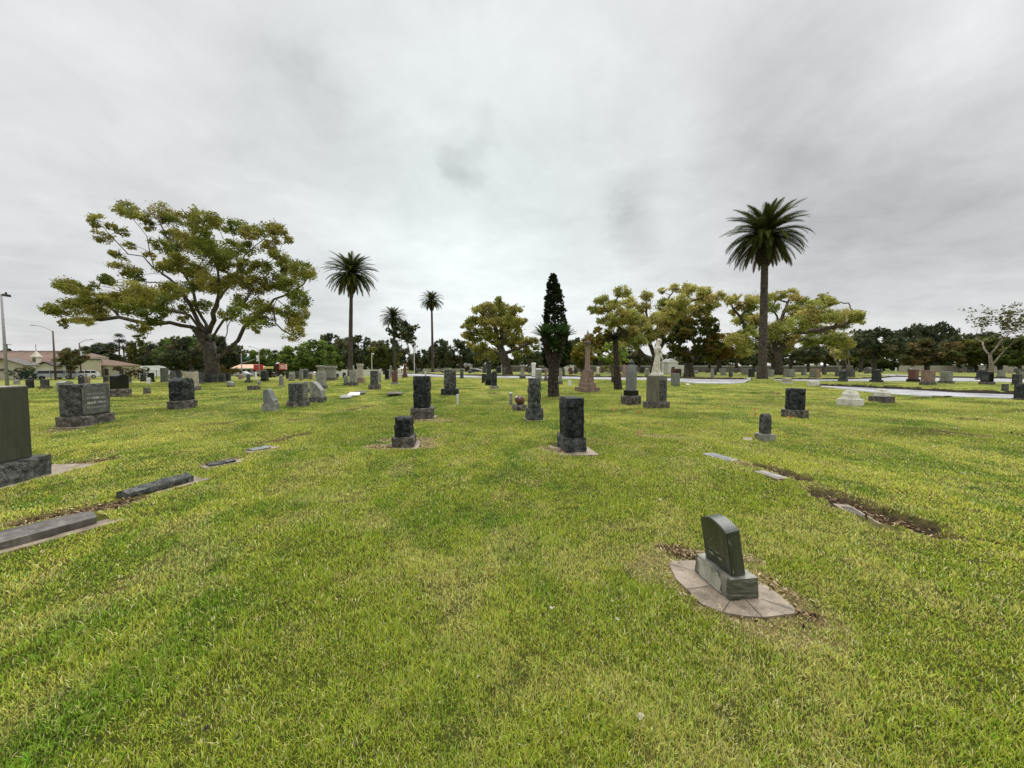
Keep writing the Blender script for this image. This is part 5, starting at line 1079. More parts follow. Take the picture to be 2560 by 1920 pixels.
for a in [('oak', 250, 50, 860, 150, 'dark green tree rising over the tiled roofs left of the fan palms'), ('oak2', 215, 30, 868, 165, 'dark tree behind the middle of the tiled roofs'), ('brown', 168, 22, 872, 150, 'reddish tree above the tiled roof behind the street lamp'),
          ('olive', 352, 26, 852, 140, 'olive tree right of the fan palms'), ('oak', 388, 30, 862, 135, 'dark tree behind the white van'), ('brown', 425, 30, 850, 150, 'brownish tree above the white van'), ('broad', 448, 48, 842, 125, 'broad dark green tree left of the big trunk'),
          ('oak', 478, 50, 846, 120, 'dark tree mass just left of the big trunk'), ('conifer', 500, 38, 822, 160, 'dark conifer peeking over the trees left of the big trunk'), ('oak2', 545, 40, 838, 135, 'dark tree seen between the trunks of the big camphor'), ('oak', 585, 30, 862, 140, 'dark tree right of the big trunk'),
          ('broad', 622, 26, 876, 170, 'far green tree above the peach roof'), ('broad', 664, 24, 874, 170, 'far green tree right of the white street banner'), ('broad', 718, 26, 880, 150, 'green tree above the red sign'),
          ('broad', 742, 40, 868, 120, 'bright green tree at the left of the bright pair'), ('broad', 795, 46, 851, 95, 'large bright green tree left of the left tall palm'), ('broad', 830, 24, 880, 92, 'low bright green shoulder of foliage near the domed tomb'),
          ('oak', 832, 38, 836, 150, 'dark oak behind the bright green tree'), ('oak2', 862, 34, 846, 160, 'dark oak immediately left of the left tall palm trunk'), ('oak', 905, 42, 841, 145, 'dark oak right of the left tall palm trunk'), ('oak2', 945, 34, 853, 150, 'dark oak between the left tall palm and the short palm'),
          ('olive', 962, 40, 866, 115, 'olive green tree behind the short palm'), ('oak', 978, 26, 848, 160, 'dark oak directly behind the short palm crown'), ('oak2', 1012, 26, 872, 150, 'dark oak under the sparse magnolia'), ('oak', 1055, 24, 875, 150, 'dark oak left of the far palm trunk'),
          ('oak', 1100, 30, 850, 130, 'dark round oak right of the far palm trunk'), ('oak2', 1150, 32, 850, 135, 'dark oak left of the middle camphor'), ('oak', 1185, 22, 868, 140, 'dark oak half behind the middle camphor'), ('open_oak', 1215, 34, 862, 120, 'open-branched oak under the middle camphor'),
          ('open_oak', 1320, 36, 870, 120, 'open-branched oak right of the middle camphor trunk'), ('oak', 1345, 26, 882, 130, 'dark oak left of the split palm'), ('oak2', 1420, 30, 852, 170, 'far dark oak right of the cypress'), ('oak', 1448, 26, 846, 190, 'far dark treetop above the yellow tree'),
          ('oak', 1560, 40, 870, 120, 'dark tree behind the pointed obelisk'), ('open_oak', 1600, 30, 885, 125, 'open dark tree left of the golden camphor trunk'), ('oak', 1680, 34, 880, 115, 'dark tree behind the mausoleum'), ('open_oak', 1772, 34, 878, 100, 'open-branched oak right of the round dark tree'),
          ('open_oak', 1842, 40, 872, 98, 'open-branched oak left of the tall right palm'), ('oak', 1885, 30, 880, 110, 'dark tree behind the tall right palm trunk'), ('open_oak', 1975, 36, 862, 100, 'open oak right of the golden camphor trunk'), ('oak', 2020, 36, 860, 95, 'dark oak under the right limb of the golden camphor'),
          ('brown', 2062, 34, 838, 105, 'brownish tree under the end of the golden camphor limb'), ('yellow', 2110, 34, 850, 88, 'yellowish tree with pale trunks left of the dark oak'), ('oak', 2185, 54, 822, 78, 'dense dark oak at right with leaf masses down to the stones'), ('oak2', 2150, 40, 826, 110, 'dark treetop behind the dense oak'),
          ('oak', 2255, 36, 822, 125, 'dark oak in the gap right of the dense oak'), ('oak2', 2300, 38, 812, 130, 'tall dark oak with ragged top left of the hill of trees'), ('oak', 2345, 34, 808, 130, 'tallest ragged dark oak left of the small cypress'), ('brown', 2318, 58, 848, 85, 'wide brown-green tree between the red and black headstones'),
          ('oak', 2395, 40, 842, 120, 'dark oak in the hill of trees below the small cypress'), ('conifer', 2391, 9, 822, 118, 'little pointed cypress on the skyline at right'), ('oak2', 2425, 44, 836, 115, 'dark oak right below the small cypress'), ('oak', 2470, 46, 832, 112, 'dark oak behind the bare pale tree'),
          ('olive', 2440, 44, 848, 84, 'green tree left of the bare pale tree trunk'), ('olive', 2500, 46, 842, 80, 'green tree right of the bare pale tree trunk'), ('broad', 2550, 44, 850, 78, 'deep green tree at the right edge'), ('oak', 2600, 50, 835, 84, 'dark tree beyond the right edge of the deep green one'),
          ('oak', -20, 40, 885, 120, 'dark tree at the left edge behind the gabled house'), ('oak', 100, 26, 884, 190, 'dark treetop far behind the long tiled roof')]: bgt(*a)
# far wood closing the horizon
def far_wood():
    g = np.random.default_rng(5); P_ = []
    for i in range(420):
        a = math.radians(-75 + 150 * (i / 420)); d = 235 + g.uniform(-15, 30); x, y = d * math.sin(a), d * math.cos(a)
        for j in range(2): P_.append((Vector((x, y, float(gh0(x, y)) + g.uniform(1, 7.0))), g.uniform(2.4, 4.2)))
    V, Q, C = leaf_cloud(P_, 13, 1.1, [(.045, .06, .02), (.06, .075, .024), (.075, .08, .03), (.05, .06, .025)], 5, sub=5)
    o = link('far_wood', np_mesh('far_wood', V, [Q], C), M_LEAF); tag(o, 'distant belt of dark trees closing the horizon', 'wood', kind='stuff')
far_wood()
# ---- canary palms
def palm(px, yb, D, ytrunk, crown_r, R, seed, label, nfr=88, lean=0, rt=.72):
    base = PW(px, yb, D); gz = float(gh0(base.x, base.y)); base.z = gz; g = random.Random(seed); k = D / F; top = PW(px + lean, ytrunk, D) - base; H = top.z; Lf = crown_r * k
    t = empty('palm_tree', base, 0, label, 'palm tree'); pts = []; rad = []
    n = 60
    for i in range(n + 1):
        f = i / n; z = -.2 + (H + .2) * f; r = R * (1.25 - .35 * min(1, f * 8)) * (1 - (1 - rt) * f) * (1 + .05 * (i % 2)) + g.uniform(-.01, .01)
        if f > .93: r = R * rt * (1 + 1.0 * math.sin((f - .93) / .07 * math.pi * .62))
        pts.append((top.x * f ** 1.3, 0, z)); rad.append(r)
    from_bm('trunk', tube(pts, rad, 14), PBARK, t, True)
    V = []; F_ = []; C = []
    ng = np.random.default_rng(seed)
    for i in range(nfr):
        u = i / nfr; az = i * 2.399963 + g.uniform(-.15, .15)
        el = math.radians(80 - 118 * u ** .8 + g.uniform(-7, 7)); L_ = Lf * (1.0 - .12 * abs(.45 - u)) * g.uniform(.92, 1.08) * (.8 if u < .08 else 1); droop = math.radians((52 + 40 * u) * g.uniform(.8, 1.2)) if el > -.1 else math.radians(48)
        m = 26; p = Vector((top.x, 0, H + .15)); e = el; d0 = Vector((math.cos(az), math.sin(az), 0)); tw = g.uniform(-.5, .5); prev = None; ca = ng.uniform(.75, 1.25)
        base_c = np.array([.050, .062, .016]) if g.random() < .8 else np.array([.085, .095, .022])
        if u > .93: base_c = np.array([.10, .07, .035])
        for j in range(m + 1):
            f = j / m; T_ = d0 * math.cos(e) + Vector((0, 0, math.sin(e))); sd = Vector((-d0.y, d0.x, 0)); upv = sd.cross(T_) * -1
            if upv.z < 0: upv = -upv
            # rachis piece
            hw = .035 * (1 - .8 * f) * Lf / 4.5; b = len(V); V += [p - sd * hw, p + sd * hw]
            if prev is not None: F_.append((prev, prev + 1, b + 1, b)); 
            prev = b; C += [base_c * ca * 1.3] * 2
            if f > .07:
                ll = Lf * .125 * math.sin(math.pi * min(1, (f * .9 + .12))) ** .6 * g.uniform(.85, 1.1)
                for s_ in (-1, 1):
                    for rep in range(2):
                        dv = (sd * s_ * .8 + T_ * (.62 + .3 * f) + upv * (.28 + .25 * (rep - .5)) + Vector((0, 0, -.22))).normalized(); a = p + T_ * (L_ / m) * rep * .5; q = a + dv * ll; w = T_ * (.030 * Lf / 4.5) * 2.2
                        b = len(V); V += [a - w, a + w, q + w * .2, q - w * .2]; F_.append((b, b + 1, b + 2, b + 3)); C += [base_c * ca * g.uniform(.75, 1.25)] * 4
            p = p + T_ * (L_ / m); e -= droop / m * (.6 + .9 * f)
    link('crown', np_mesh('crown', np.array([tuple(v) for v in V]), [np.array(F_)], np.array(C)), M_LEAF, t)
    # boot of old leaf bases under the crown
    bm = bmesh.new(); 
    for i in range(150):
        a = i * 2.4; i = i * .6; z = H - 3.1 * Lf / 4.9 + i / 90 * 3.0 * Lf / 4.9; r = R * rt * (1.35 + .75 * min(1, i / 22)); c = Vector((top.x + r * math.cos(a), r * math.sin(a), z)); o = Vector((math.cos(a), math.sin(a), 1.3)).normalized()
        tube([c - o * .15, c + o * .32], [.16, .05], 4, bm)
    from_bm('leaf_bases', bm, DBARK, t)
palm(1905, 947, None or 44.0, 592, 106, .49, 3, 'tallest palm tree with a thick trunk and dense dark crown, on the right', nfr=126, lean=8)
palm(876, 930, 72, 686, 72, .46, 5, 'tall palm tree left of centre with a full drooping crown', nfr=108, lean=3, rt=.62)
palm(988, 925, 104, 794, 39, .45, 8, 'short palm tree in front of the sparse magnolia', nfr=84, lean=-5, rt=.6)
palm(1082, 925, 108, 752, 36, .42, 12, 'slender far palm tree right of the sparse magnolia', nfr=84, lean=-3, rt=.6)
# ---- cycads: scaly dark trunks with stiff spreading leaves
def cycad(px, yb, label, heads, forks, R, seed, leafpx, col, stub=0, name='cycad', cat='sago palm', stems=None):
    P = G(px, yb); D = P.y; k = D / F; g = random.Random(seed); t = empty(name, P, 0, label, cat); mask_rect(P, R, R)
    bm = bmesh.new()
    for line, rads in forks:
        pts = []; rr = []; w = [PW(x, y, D) - P + Vector((0, dy * k, 0)) for x, y, dy in line]
        for i in range(len(w) - 1):
            for j in range(8):
                f = j / 8; pts.append(w[i].lerp(w[i + 1], f)); rr.append(rads[i] + (rads[i + 1] - rads[i]) * f)
        pts.append(w[-1]); rr.append(rads[-1]); rr = [r * k * (1 + .07 * (i % 2)) for i, r in enumerate(rr)]; tube(pts, rr, 12, bm)
        for i in range(int(len(pts) * 9)):
            f = g.random() * (len(pts) - 1); a = pts[int(f)].lerp(pts[min(len(pts) - 1, int(f) + 1)], f % 1); r = rr[int(f)]; an = g.uniform(0, 6.28); n = Vector((math.cos(an), math.sin(an), .7)).normalized()
            c = a + Vector((n.x, n.y, 0)) * r * .9; tube([c - n * .01, c + n * g.uniform(.03, .07)], [.035, .008], 4, bm)
    from_bm('trunk', bm, DBARK, t)
    for hx, hy, dy, nl, emin, emax, sc_ in heads:
        c = PW(hx, hy, D) - P + Vector((0, dy * k, 0)); V = []; F_ = []; C = []
        for i in range(nl):
            u = (i + .5) / nl; az = i * 2.399963; el = math.radians(emax + (emin - emax) * u + g.uniform(-6, 6)); L_ = leafpx * k * sc_ * g.uniform(.85, 1.1); d0 = Vector((math.cos(az), math.sin(az), 0)); p = c.copy(); m = 22; prev = None
            cb = np.array(col) * g.uniform(.7, 1.3)
            for j in range(m + 1):
                f = j / m; T_ = d0 * math.cos(el) + Vector((0, 0, math.sin(el))); sd = Vector((-d0.y, d0.x, 0)); b = len(V); V += [p - sd * .012, p + sd * .012]; C += [cb * 1.2] * 2
                if prev is not None: F_.append((prev, prev + 1, b + 1, b))
                prev = b
                if f > .12:
                    ll = L_ * .17 * math.sin(math.pi * (.12 + .84 * f)) ** .5
                    for s_ in (-1, 1):
                        dv = (sd * s_ + T_ * .75 + Vector((0, 0, .25))).normalized(); w = T_ * .022; b = len(V); V += [p - w, p + w, p + dv * ll + w * .3, p + dv * ll - w * .3]; F_.append((b, b + 1, b + 2, b + 3)); C += [cb * g.uniform(.8, 1.2)] * 4
                p = p + T_ * (L_ / m); el -= math.radians(26) / m
        link('crown', np_mesh('crown', np.array([tuple(v) for v in V]), [np.array(F_)], np.array(C)), M_LEAF, t)
cycad(1384, 991, 'split-trunk sago palm with two dark scaly stems in front of the cypress', [(1362, 846, -3, 50, 26, 88, .95), (1408, 846, 4, 50, 26, 88, .95), (1386, 872, -8, 40, -10, 75, .9), (1372, 862, 6, 24, 0, 60, .8)],
      [([(1384, 993, 0), (1383, 950, 0), (1384, 912, 0)], [14, 13, 12]), ([(1382, 918, 0), (1372, 885, -2), (1362, 842, -3)], [10, 9, 8.5]), ([(1387, 918, 0), (1398, 885, 3), (1408, 842, 4)], [10, 9.5, 8.5]), ([(1385, 915, -3), (1386, 880, -8)], [7, 6])], .25, 3, 42, (.040, .070, .018))
cycad(1543, 974, 'slim single-trunk sago palm with brownish spreading leaves beside the column', [(1538, 850, 0, 44, 0, 62, 1.05)],
      [([(1546, 976, 0), (1543, 950, 0), (1541, 900, 0), (1538, 846, 0)], [10, 10, 6.5, 6.5])], .22, 6, 40, (.022, .024, .011))
# ---- cypress
def cypress():
    D = 58.0; base = PW(1393, 932, D); base.z = float(gh0(base.x, base.y)); k = D / F; g = random.Random(4); sk = Skel(1); top = PW(1382, 690, D) - base
    sk.poly([(0, 0, -.1), top * .5, top * .97], None, 1, .02); P_ = []
    prof = [(0, 30), (.06, 40), (.18, 43), (.40, 37), (.6, 30), (.8, 21), (.92, 12), (1, 6)]
    for i in range(560):
        f = g.random() ** 1.15; z = .10 + .90 * f
        for (a, ra), (b, rb) in zip(prof[:-1], prof[1:]):
            if a <= f <= b: r = ra + (rb - ra) * (f - a) / (b - a)
        an = g.uniform(0, 6.28); q = g.uniform(.72, .96); P_.append((Vector((top.x * z + math.cos(an) * r * k * q * .88, math.sin(an) * r * k * q * .88, top.z * z)), k * g.uniform(5.5, 7.5)))
    for c, r in P_[::12]: sk.branch_to(c, r * r, 1)
    finish_tree('cypress_tree', base, sk, P_, .3, 700, .16, [(.020, .034, .016), (.015, .026, .013), (.028, .042, .018), (.035, .046, .02)], 4, 'tall dark narrow cypress rising behind the split-trunk sago palm', 'cypress', twigs=0, flat=1.25, shell=.3)
cypress()
# ---- bare and sparse trees
def bare(name, px, yb, D, H_px, R, seed, label, spread=.55, lv=5, bark=BARK, leafy=None, fork=.25, up=.15, lean=0, forks0=3, cat='bare tree', leafpal=None, ls=.3):
    base = PW(px, yb, D); base.z = float(gh0(base.x, base.y)); k = D / F; g = random.Random(seed); H = H_px * k; bm = bmesh.new(); tips = []
    def grow(p, d, L_, r, l):
        pts = [p]; rr = [r]; q = p; n = 4
        for i in range(n):
            d = (d + Vector((g.uniform(-.2, .2), g.uniform(-.2, .2), g.uniform(-.08, .12 + up)))).normalized(); q = q + d * L_ / n; pts.append(q); rr.append(r * (1 - .4 * (i + 1) / n))
        tube(pts, rr, 8 if r > .1 else 4, bm)
        if l == 0: tips.append(q); return
        for i in range(forks0 if l == lv else g.choice([2, 2, 3])):
            a = g.uniform(0, 6.28); s = spread * g.uniform(.6, 1.3); nd = (d + Vector((math.cos(a), math.sin(a), g.uniform(-.3, .5))) * s).normalized(); grow(q if i < 2 else pts[2], nd, L_ * g.uniform(.62, .86), rr[-1] * .74, l - 1)
        if l <= lv - 2: tips.append(q)
    grow(Vector((0, 0, -.1)), Vector((lean, 0, 1)).normalized(), H * fork, R, lv)
    t = empty(name, base, 0, label, cat); from_bm('trunk', bm, bark, t, True)
    if leafy:
        P_ = [(p + Vector((0, 0, .1)), g.uniform(*leafy)) for p in tips if g.random() < .8]; V, Q, C = leaf_cloud(P_, 95, ls, leafpal or OAK, seed, .8, 4)
        link('crown', np_mesh('crown', V, [Q], C), M_LEAF, t)
bare('magnolia_tree', 1040, 930, 92, 195, .38, 7, 'sparse magnolia with bare twisted branches and leaf tufts between the two far palms', .62, 5, leafy=(.55, .95), fork=.24, cat='magnolia', ls=.34)
bare('bare_tree', 2478, 938, 56, 200, .30, 12, 'pale spreading tree with thin brownish-green leaves on the right skyline', .85, 6, PALEB, fork=.27, up=.03, forks0=3, leafy=(.25, .5), leafpal=BRW + OLV, ls=.18)
bare('bare_tree', 393, 938, 118, 118, .22, 15, 'leafless upright tree behind the white van', .32, 5, fork=.26, up=.25)
bare('bare_tree', 410, 938, 120, 100, .2, 19, 'second leafless tree right behind the white van', .35, 5, fork=.26, up=.25)
bare('bare_tree', 2100, 934, 80, 110, .22, 25, 'pale slim-trunked tree left of the dense oak', .35, 4, PALEB, fork=.35, up=.2)
bare('bare_tree', 2122, 934, 80, 90, .2, 27, 'second pale slim-trunked tree left of the dense oak', .35, 4, PALEB, fork=.35, up=.2)
def fanpalm(px, yb, D, yt, r, seed, label):
    base = PW(px, yb, D); base.z = float(gh0(base.x, base.y)); k = D / F; g = random.Random(seed); H = PW(px, yt, D).z - base.z; R = r * k; t = empty('fan_palm', base, 0, label, 'fan palm', 'far fan palms')
    from_bm('trunk', tube([(0, 0, -.2), (g.uniform(-.3, .3), 0, H * .5), (0, 0, H)], [.32, .26, .2], 8), PBARK, t)
    V = []; F_ = []; C = []
    for i in range(34):
        az = i * 2.4; el = math.radians(75 - 150 * i / 34); d = Vector((math.cos(az) * math.cos(el), math.sin(az) * math.cos(el), math.sin(el))); c = Vector((0, 0, H)) + d * R * .45; sd = d.cross(Vector((0, 0, 1))).normalized(); b_ = np.array([.04, .05, .022]) * g.uniform(.7, 1.4) if i < 24 else np.array([.09, .07, .045])
        for j in range(9):
            a = (j - 4) * .32; q = c + (d * math.cos(a) + sd * math.sin(a)) * R * .6; w = sd * .09; b = len(V); V += [c - w * .3, c + w * .3, q + w, q - w]; F_.append((b, b + 1, b + 2, b + 3)); C += [b_] * 4
    link('crown', np_mesh('crown', np.array([tuple(v) for v in V]), [np.array(F_)], np.array(C)), M_LEAF, t)
for a in [(302, 935, 150, 846, 13, 1, 'tallest fan palm of the group above the tiled roofs'), (311, 935, 150, 862, 14, 2, 'fan palm crowded right of the tallest one'), (283, 935, 150, 868, 13, 3, 'leftmost fan palm of the group above the tiled roofs'), (328, 935, 150, 868, 11, 4, 'rightmost leaning fan palm of the group'), (690, 933, 150, 884, 9, 5, 'single small palm above the grey roofed house')]: fanpalm(*a)
# ---------------------------------------------------------------- street side: buildings, lamps, cars
def house_box(px0, px1, yt, yb, D, depth, mat, parent, name='wall', base=None):
    A = PW(px0, yb, D); B = PW(px1, yt, D); w = B.x - A.x; z0 = ((float(gh0(A.x, A.y)) - .1) if name in ('wall', 'wing', 'wing_wall', 'post') else A.z) if base is None else base
    bk = [PW(px0, yb, D + depth), PW(px1, yb, D + depth)]; q = [(A.x, D), (B.x, D), (bk[1].x, D + depth), (bk[0].x, D + depth)]
    bm = bmesh.new(); lo = [bm.verts.new((x, y, z0)) for x, y in q]; hi = [bm.verts.new((x, y, B.z)) for x, y in q]; bm.faces.new(lo[::-1]); bm.faces.new(hi)
    for i in range(4): bm.faces.new((lo[i], lo[(i + 1) % 4], hi[(i + 1) % 4], hi[i]))
    return from_bm(name, bm, mat, parent)
STUC = plain('cream_stucco', (.42, .39, .28), .85, .1, 0, .6); STUC2 = plain('pale_stucco', (.52, .49, .40), .85, .1, 0, .6)
M = MT('clay_tile_roof'); _c = M.co(); wv = M.n('ShaderNodeTexWave', bands_direction='X'); wv.inputs['Scale'].default_value = 1.6; wv.inputs['Distortion'].default_value = .6; M.l(_c, wv.inputs[0])
M.l(M.mix(.35, M.ramp(M.noise(_c, .8, 5), [(.35, (.13, .09, .07)), (.65, (.22, .16, .125))]), M.ramp(wv.outputs[1], [(0, (.10, .065, .05)), (1, (.25, .18, .14))])), M.b.inputs['Base Color']); M.b.inputs['Roughness'].default_value = 1; M.b.inputs['Specular IOR Level'].default_value = .1; TILE = M.m
DTRIM = plain('dark_trim', (.035, .018, .015), .7); DKM = plain('dark_metal', (.025, .022, .022), .5); LAMPG = plain('galvanised_pole', (.30, .30, .31), .5); LAMPB = plain('brown_pole', (.085, .055, .045), .7); GLASS = plain('car_glass', (.012, .014, .016), .12)
WPAINT = plain('white_paint', (.72, .73, .74), .35, .03); TYRE = plain('tyre', (.02, .02, .02), .8); SILV = plain('silver_paint', (.40, .42, .44), .35, .03); REDP = plain('red_sign_paint', (.42, .012, .022), .5, .05)
def prism(pts3, depthv, name, mat, parent):
    bm = bmesh.new(); vs = [bm.verts.new(p) for p in pts3]; bm.faces.new(vs); r = bmesh.ops.extrude_face_region(bm, geom=bm.faces[:])
    for v in [g for g in r['geom'] if isinstance(g, bmesh.types.BMVert)]: v.co += Vector(depthv)
    bmesh.ops.recalc_face_normals(bm, faces=bm.faces[:]); return from_bm(name, bm, mat, parent)
def slope(px0, px1, y_e, y_r, D, run, name, parent, inset0=0, inset1=0, mat=None):
    """tile roof plane rising away from the eave at depth D to the ridge at D+run, with a back plane"""
    a = PW(px0, y_e, D); b = PW(px1, y_e, D); zr = PW((px0 + px1) / 2, y_r, D + run).z; k = (D + run) / D
    c = Vector((PW(px0, y_e, D + run).x + inset0, D + run, zr)); d = Vector((PW(px1, y_e, D + run).x - inset1, D + run, zr)); e = Vector((PW(px0, y_e, D + 2 * run).x, D + 2 * run, a.z)); f = Vector((PW(px1, y_e, D + 2 * run).x, D + 2 * run, a.z))
    bm = bmesh.new(); A, B_, C_, D_, E_, F2 = [bm.verts.new(v) for v in (a, b, c, d, e, f)]
    for q in ((A, B_, D_, C_), (C_, D_, F2, E_), (A, C_, E_), (B_, F2, D_), (A, E_, F2, B_)): bm.faces.new(q)
    bmesh.ops.recalc_face_normals(bm, faces=bm.faces[:]); return from_bm(name, bm, mat or TILE, parent)
t = empty('church_building', (0, 0, 0), 0, 'long cream church hall with brown tiled roofs and a little cupola', 'building')
house_box(-140, 200, 905, 950, 106, 8, STUC, t); slope(-150, 165, 904, 884, 105.6, 9, 'roof', t); slope(-150, 150, 893, 879, 116, 4, 'roof', t)
house_box(-140, 165, 885, 900, 119.5, 3, STUC, t, 'parapet'); house_box(-150, 170, 881.5, 885.5, 119.2, .4, DTRIM, t, 'fascia'); house_box(-145, 165, 877, 881, 122, 2, TILE, t, 'roof')
house_box(136, 200, 905, 950, 103, 3, STUC, t, 'wing')
prism([PW(76, 946, 98), PW(136, 946, 98), PW(136, 917, 98), PW(108, 906.5, 98), PW(76, 920, 98)], (0, 2, 0), 'gable', STUC2, t)
g0 = prism([PW(72, 921, 97.4), PW(108, 905, 97.4), PW(140, 917.5, 97.4), PW(140, 916, 97.4), PW(108, 903.4, 97.4), PW(72, 919.4, 97.4)], (0, 2.6, 0), 'gable_roof', DTRIM, t)
c = PW(92, 908, 100); cu = from_bm('cupola', shape(10 * 100 / F, 10 * 100 / F, PW(92, 891.5, 100).z - c.z, 'box'), STUC2, t, loc=(c.x, c.y, c.z))
for sx in (-.33, 0, .33): from_bm('louvre', shape(.16, .08, 1.1, 'box'), DTRIM, cu, loc=(sx * .9, -.53, .25))
bm = bmesh.new(); w_ = 7.5 * 100 / F; ap = bm.verts.new((0, 0, 15.5 * 100 / F)); cs = [bm.verts.new((sx * w_, sy * w_, 0)) for sx, sy in ((-1, -1), (1, -1), (1, 1), (-1, 1))]
for i in range(4): bm.faces.new((cs[i], cs[(i + 1) % 4], ap))
bm.faces.new(cs[::-1]); cp = from_bm('cupola_roof', bm, STUC2, t, loc=(c.x, c.y, PW(92, 892, 100).z)); from_bm('spire', tube([(0, 0, 1.4), (0, 0, 3.2)], .06, 5), DKM, cp)
t = empty('gabled_house', (0, 0, 0), 0, 'small pale house with a wide low gable at the left edge', 'house')
prism([PW(-60, 950, 76), PW(58, 950, 76), PW(58, 912, 76), PW(2, 899, 76), PW(-60, 905, 76)], (0, 2, 0), 'wall', STUC2, t); prism([PW(-60, 901, 75), PW(2, 894.5, 75), PW(63, 913, 75), PW(63, 915, 75), PW(2, 898.5, 75), PW(-60, 905, 75)], (0, 2.6, 0), 'roof', BRN, t)
house_box(-10, 14, 922, 926, 75.7, .3, DTRIM, t, 'canopy')
t = empty('parish_building', (0, 0, 0), 0, 'cream flat-fronted building with a hipped brown tiled roof behind the parked cars', 'building')
house_box(199, 252, 899.5, 950, 99, 12, STUC, t); house_box(203, 272, 893, 915, 108, 8, STUC2, t, 'upper_wall'); slope(202, 274, 893.5, 883, 107.5, 5, 'roof', t, 1, 5); house_box(198, 253, 897.5, 899.8, 98.8, .4, DTRIM, t, 'fascia')
house_box(252, 352, 913.5, 950, 100, 8, STUC, t, 'wing_wall'); slope(250, 354, 913.5, 900, 99.5, 5, 'wing_roof', t, 1, 8)
for x in (262, 300): house_box(x, x + 8, 922, 938, 99.9, .3, DTRIM, t, 'window')
# restaurant with peach roof
PEACH = plain('peach_roof', (.62, .36, .24), .7, .08); YEL = plain('yellow_canopy', (.60, .52, .16), .6); t = empty('restaurant', (0, 0, 0), 0, 'low roadside restaurant with a peach roof and a yellow canopy beyond the street', 'building')
D = 125; house_box(586, 660, 919, 940, D, 9, STUC2, t); slope(578, 672, 920, 911, D - 1, 5, 'roof', t, 3, 3, PEACH); house_box(576, 676, 919.5, 922, D - 1.4, .5, WHT, t, 'fascia')
for x in (590, 604, 618, 632): house_box(x, x + 8, 924, 934, D - .1, .3, DTRIM, t, 'window')
house_box(660, 684, 917, 921, D - 6, 8, YEL, t, 'canopy', base=PW(660, 921.5, D - 6).z)
for x in (663, 681): house_box(x, x + 1.2, 920, 945, D - 4, .2, WHT, t, 'post')
t = empty('grey_house', (0, 0, 0), 0, 'dark house with a light grey roof behind the red sign', 'house'); house_box(688, 708, 909, 940, 135, 8, DTRIM, t); slope(688, 711, 909.5, 899, 134.5, 4, 'roof', t, 2, 2, LAMPG)
def board(px0, px1, yt, yb, D, mat, label, yp, inner=None, name='sign_board'):
    A = PW(px0, yb, D); B = PW(px1, yt, D); c = Vector(((A.x + B.x) / 2, D, float(gh0((A.x + B.x) / 2, D)))); t = empty(name, c, 0, label, 'sign')
    from_bm('panel', shape(B.x - A.x, .4, B.z - A.z, 'box', bev=.04), mat, t, loc=(0, 0, A.z - c.z))
    for s_ in (-.35, .35): from_bm('post', tube([(s_ * (B.x - A.x), .1, -.1), (s_ * (B.x - A.x), .1, A.z - c.z + .1)], .1, 6), DKM, t)
    if inner: inner(t, B.x - A.x, B.z - A.z, A.z - c.z)
def emb1(t, w, h, z): from_bm('lettering_band', shape(w * .6, .05, h * .12, 'box'), PNK, t, loc=(0, -.22, z + h * .42))
def emb2(t, w, h, z):
    from_bm('frame', shape(w * .12, .1, h, 'box'), WHT, t, loc=(w * .46, -.2, z)); from_bm('emblem', shape(w * .5, .06, h * .55, 'box', bev=.02), WHT, t, loc=(-.02 * w, -.22, z + h * .2))
    for i in range(2): from_bm('bar', shape(w * .3, .05, h * .07, 'box'), REDP, t, loc=(-.02 * w, -.27, z + h * (.36 + .2 * i)))
board(635, 657, 911.5, 925, 105, REDP, 'large dark red sign board in front of the peach roof', 0, emb1); board(699, 717, 910, 924, 100, plain('orange_red', (.62, .10, .05), .5), 'orange-red square sign with a white emblem by the road', 0, emb2)
# street lamps
def lamp(px, yb, yt, D, arm, label, mat, r0=.11, banner=None, tag_=None):
    P = PW(px, yb, D); P.z = float(gh0(P.x, P.y)); k = D / F; H = PW(px, yt, D).z - P.z; t = empty('street_lamp', P, 0, label, 'street lamp'); from_bm('pole', tube([(0, 0, -.1), (0, 0, H * .5), (0, 0, H)], [r0, r0 * .8, r0 * .6], 10), mat, t, True)
    if arm:
        dx, dz = arm[0] * k, arm[1] * k; pts = [(0, 0, H - .1)] + [(dx * f, 0, H - .1 + dz * math.sin(f * math.pi / 2) ** .9) for f in (.1, .25, .45, .7, 1)]; from_bm('arm', tube(pts, .05, 6), LAMPG, t, True)
        from_bm('lamp_head', shape(abs(6 * k), .3, .14, 'round', 0, 4), GRN, t, loc=(dx + math.copysign(2.5 * k, dx), 0, H - .1 + dz - .06))
    if banner: b = banner; from_bm('banner', shape(b[1] * k, .04, b[2] * k, 'box'), WPAINT, t, loc=(b[0] * k, 0, PW(px, b[3], D).z - P.z))
    return t, H, k
t, H, k = lamp(18, 962, 735, 33, None, 'tall pale lamp pole with a dark flood lamp at the left edge', LAMPG, .115)
from_bm('arm', tube([(-.3, 0, H - .1), (.0, 0, H - .02), (.25, 0, H)], .03, 6), DKM, t); from_bm('lamp_head', shape(.42, .35, .2, 'taper', 0, 2), DKM, t, loc=(.42, 0, H - .22), rot=(0, .15, 0)); from_bm('sensor', lathe.__call__ and tube([(.4, 0, H - .05), (.4, 0, H + .16)], [.09, .05], 8), DKM, t)
lamp(139, 945, 827, 70, (-48, 15), 'brown street lamp pole with a long curved arm reaching left', LAMPB, .17); lamp(203, 945, 857, 78, (28, 9), 'street lamp with its arm reaching right and a white banner', LAMPB, .15, (6, 9, 17, 895)); lamp(649, 945, 873, 92, (-20, 7), 'street lamp with a white banner before the peach roof', LAMPG, .12, (-4, 6, 15, 903))
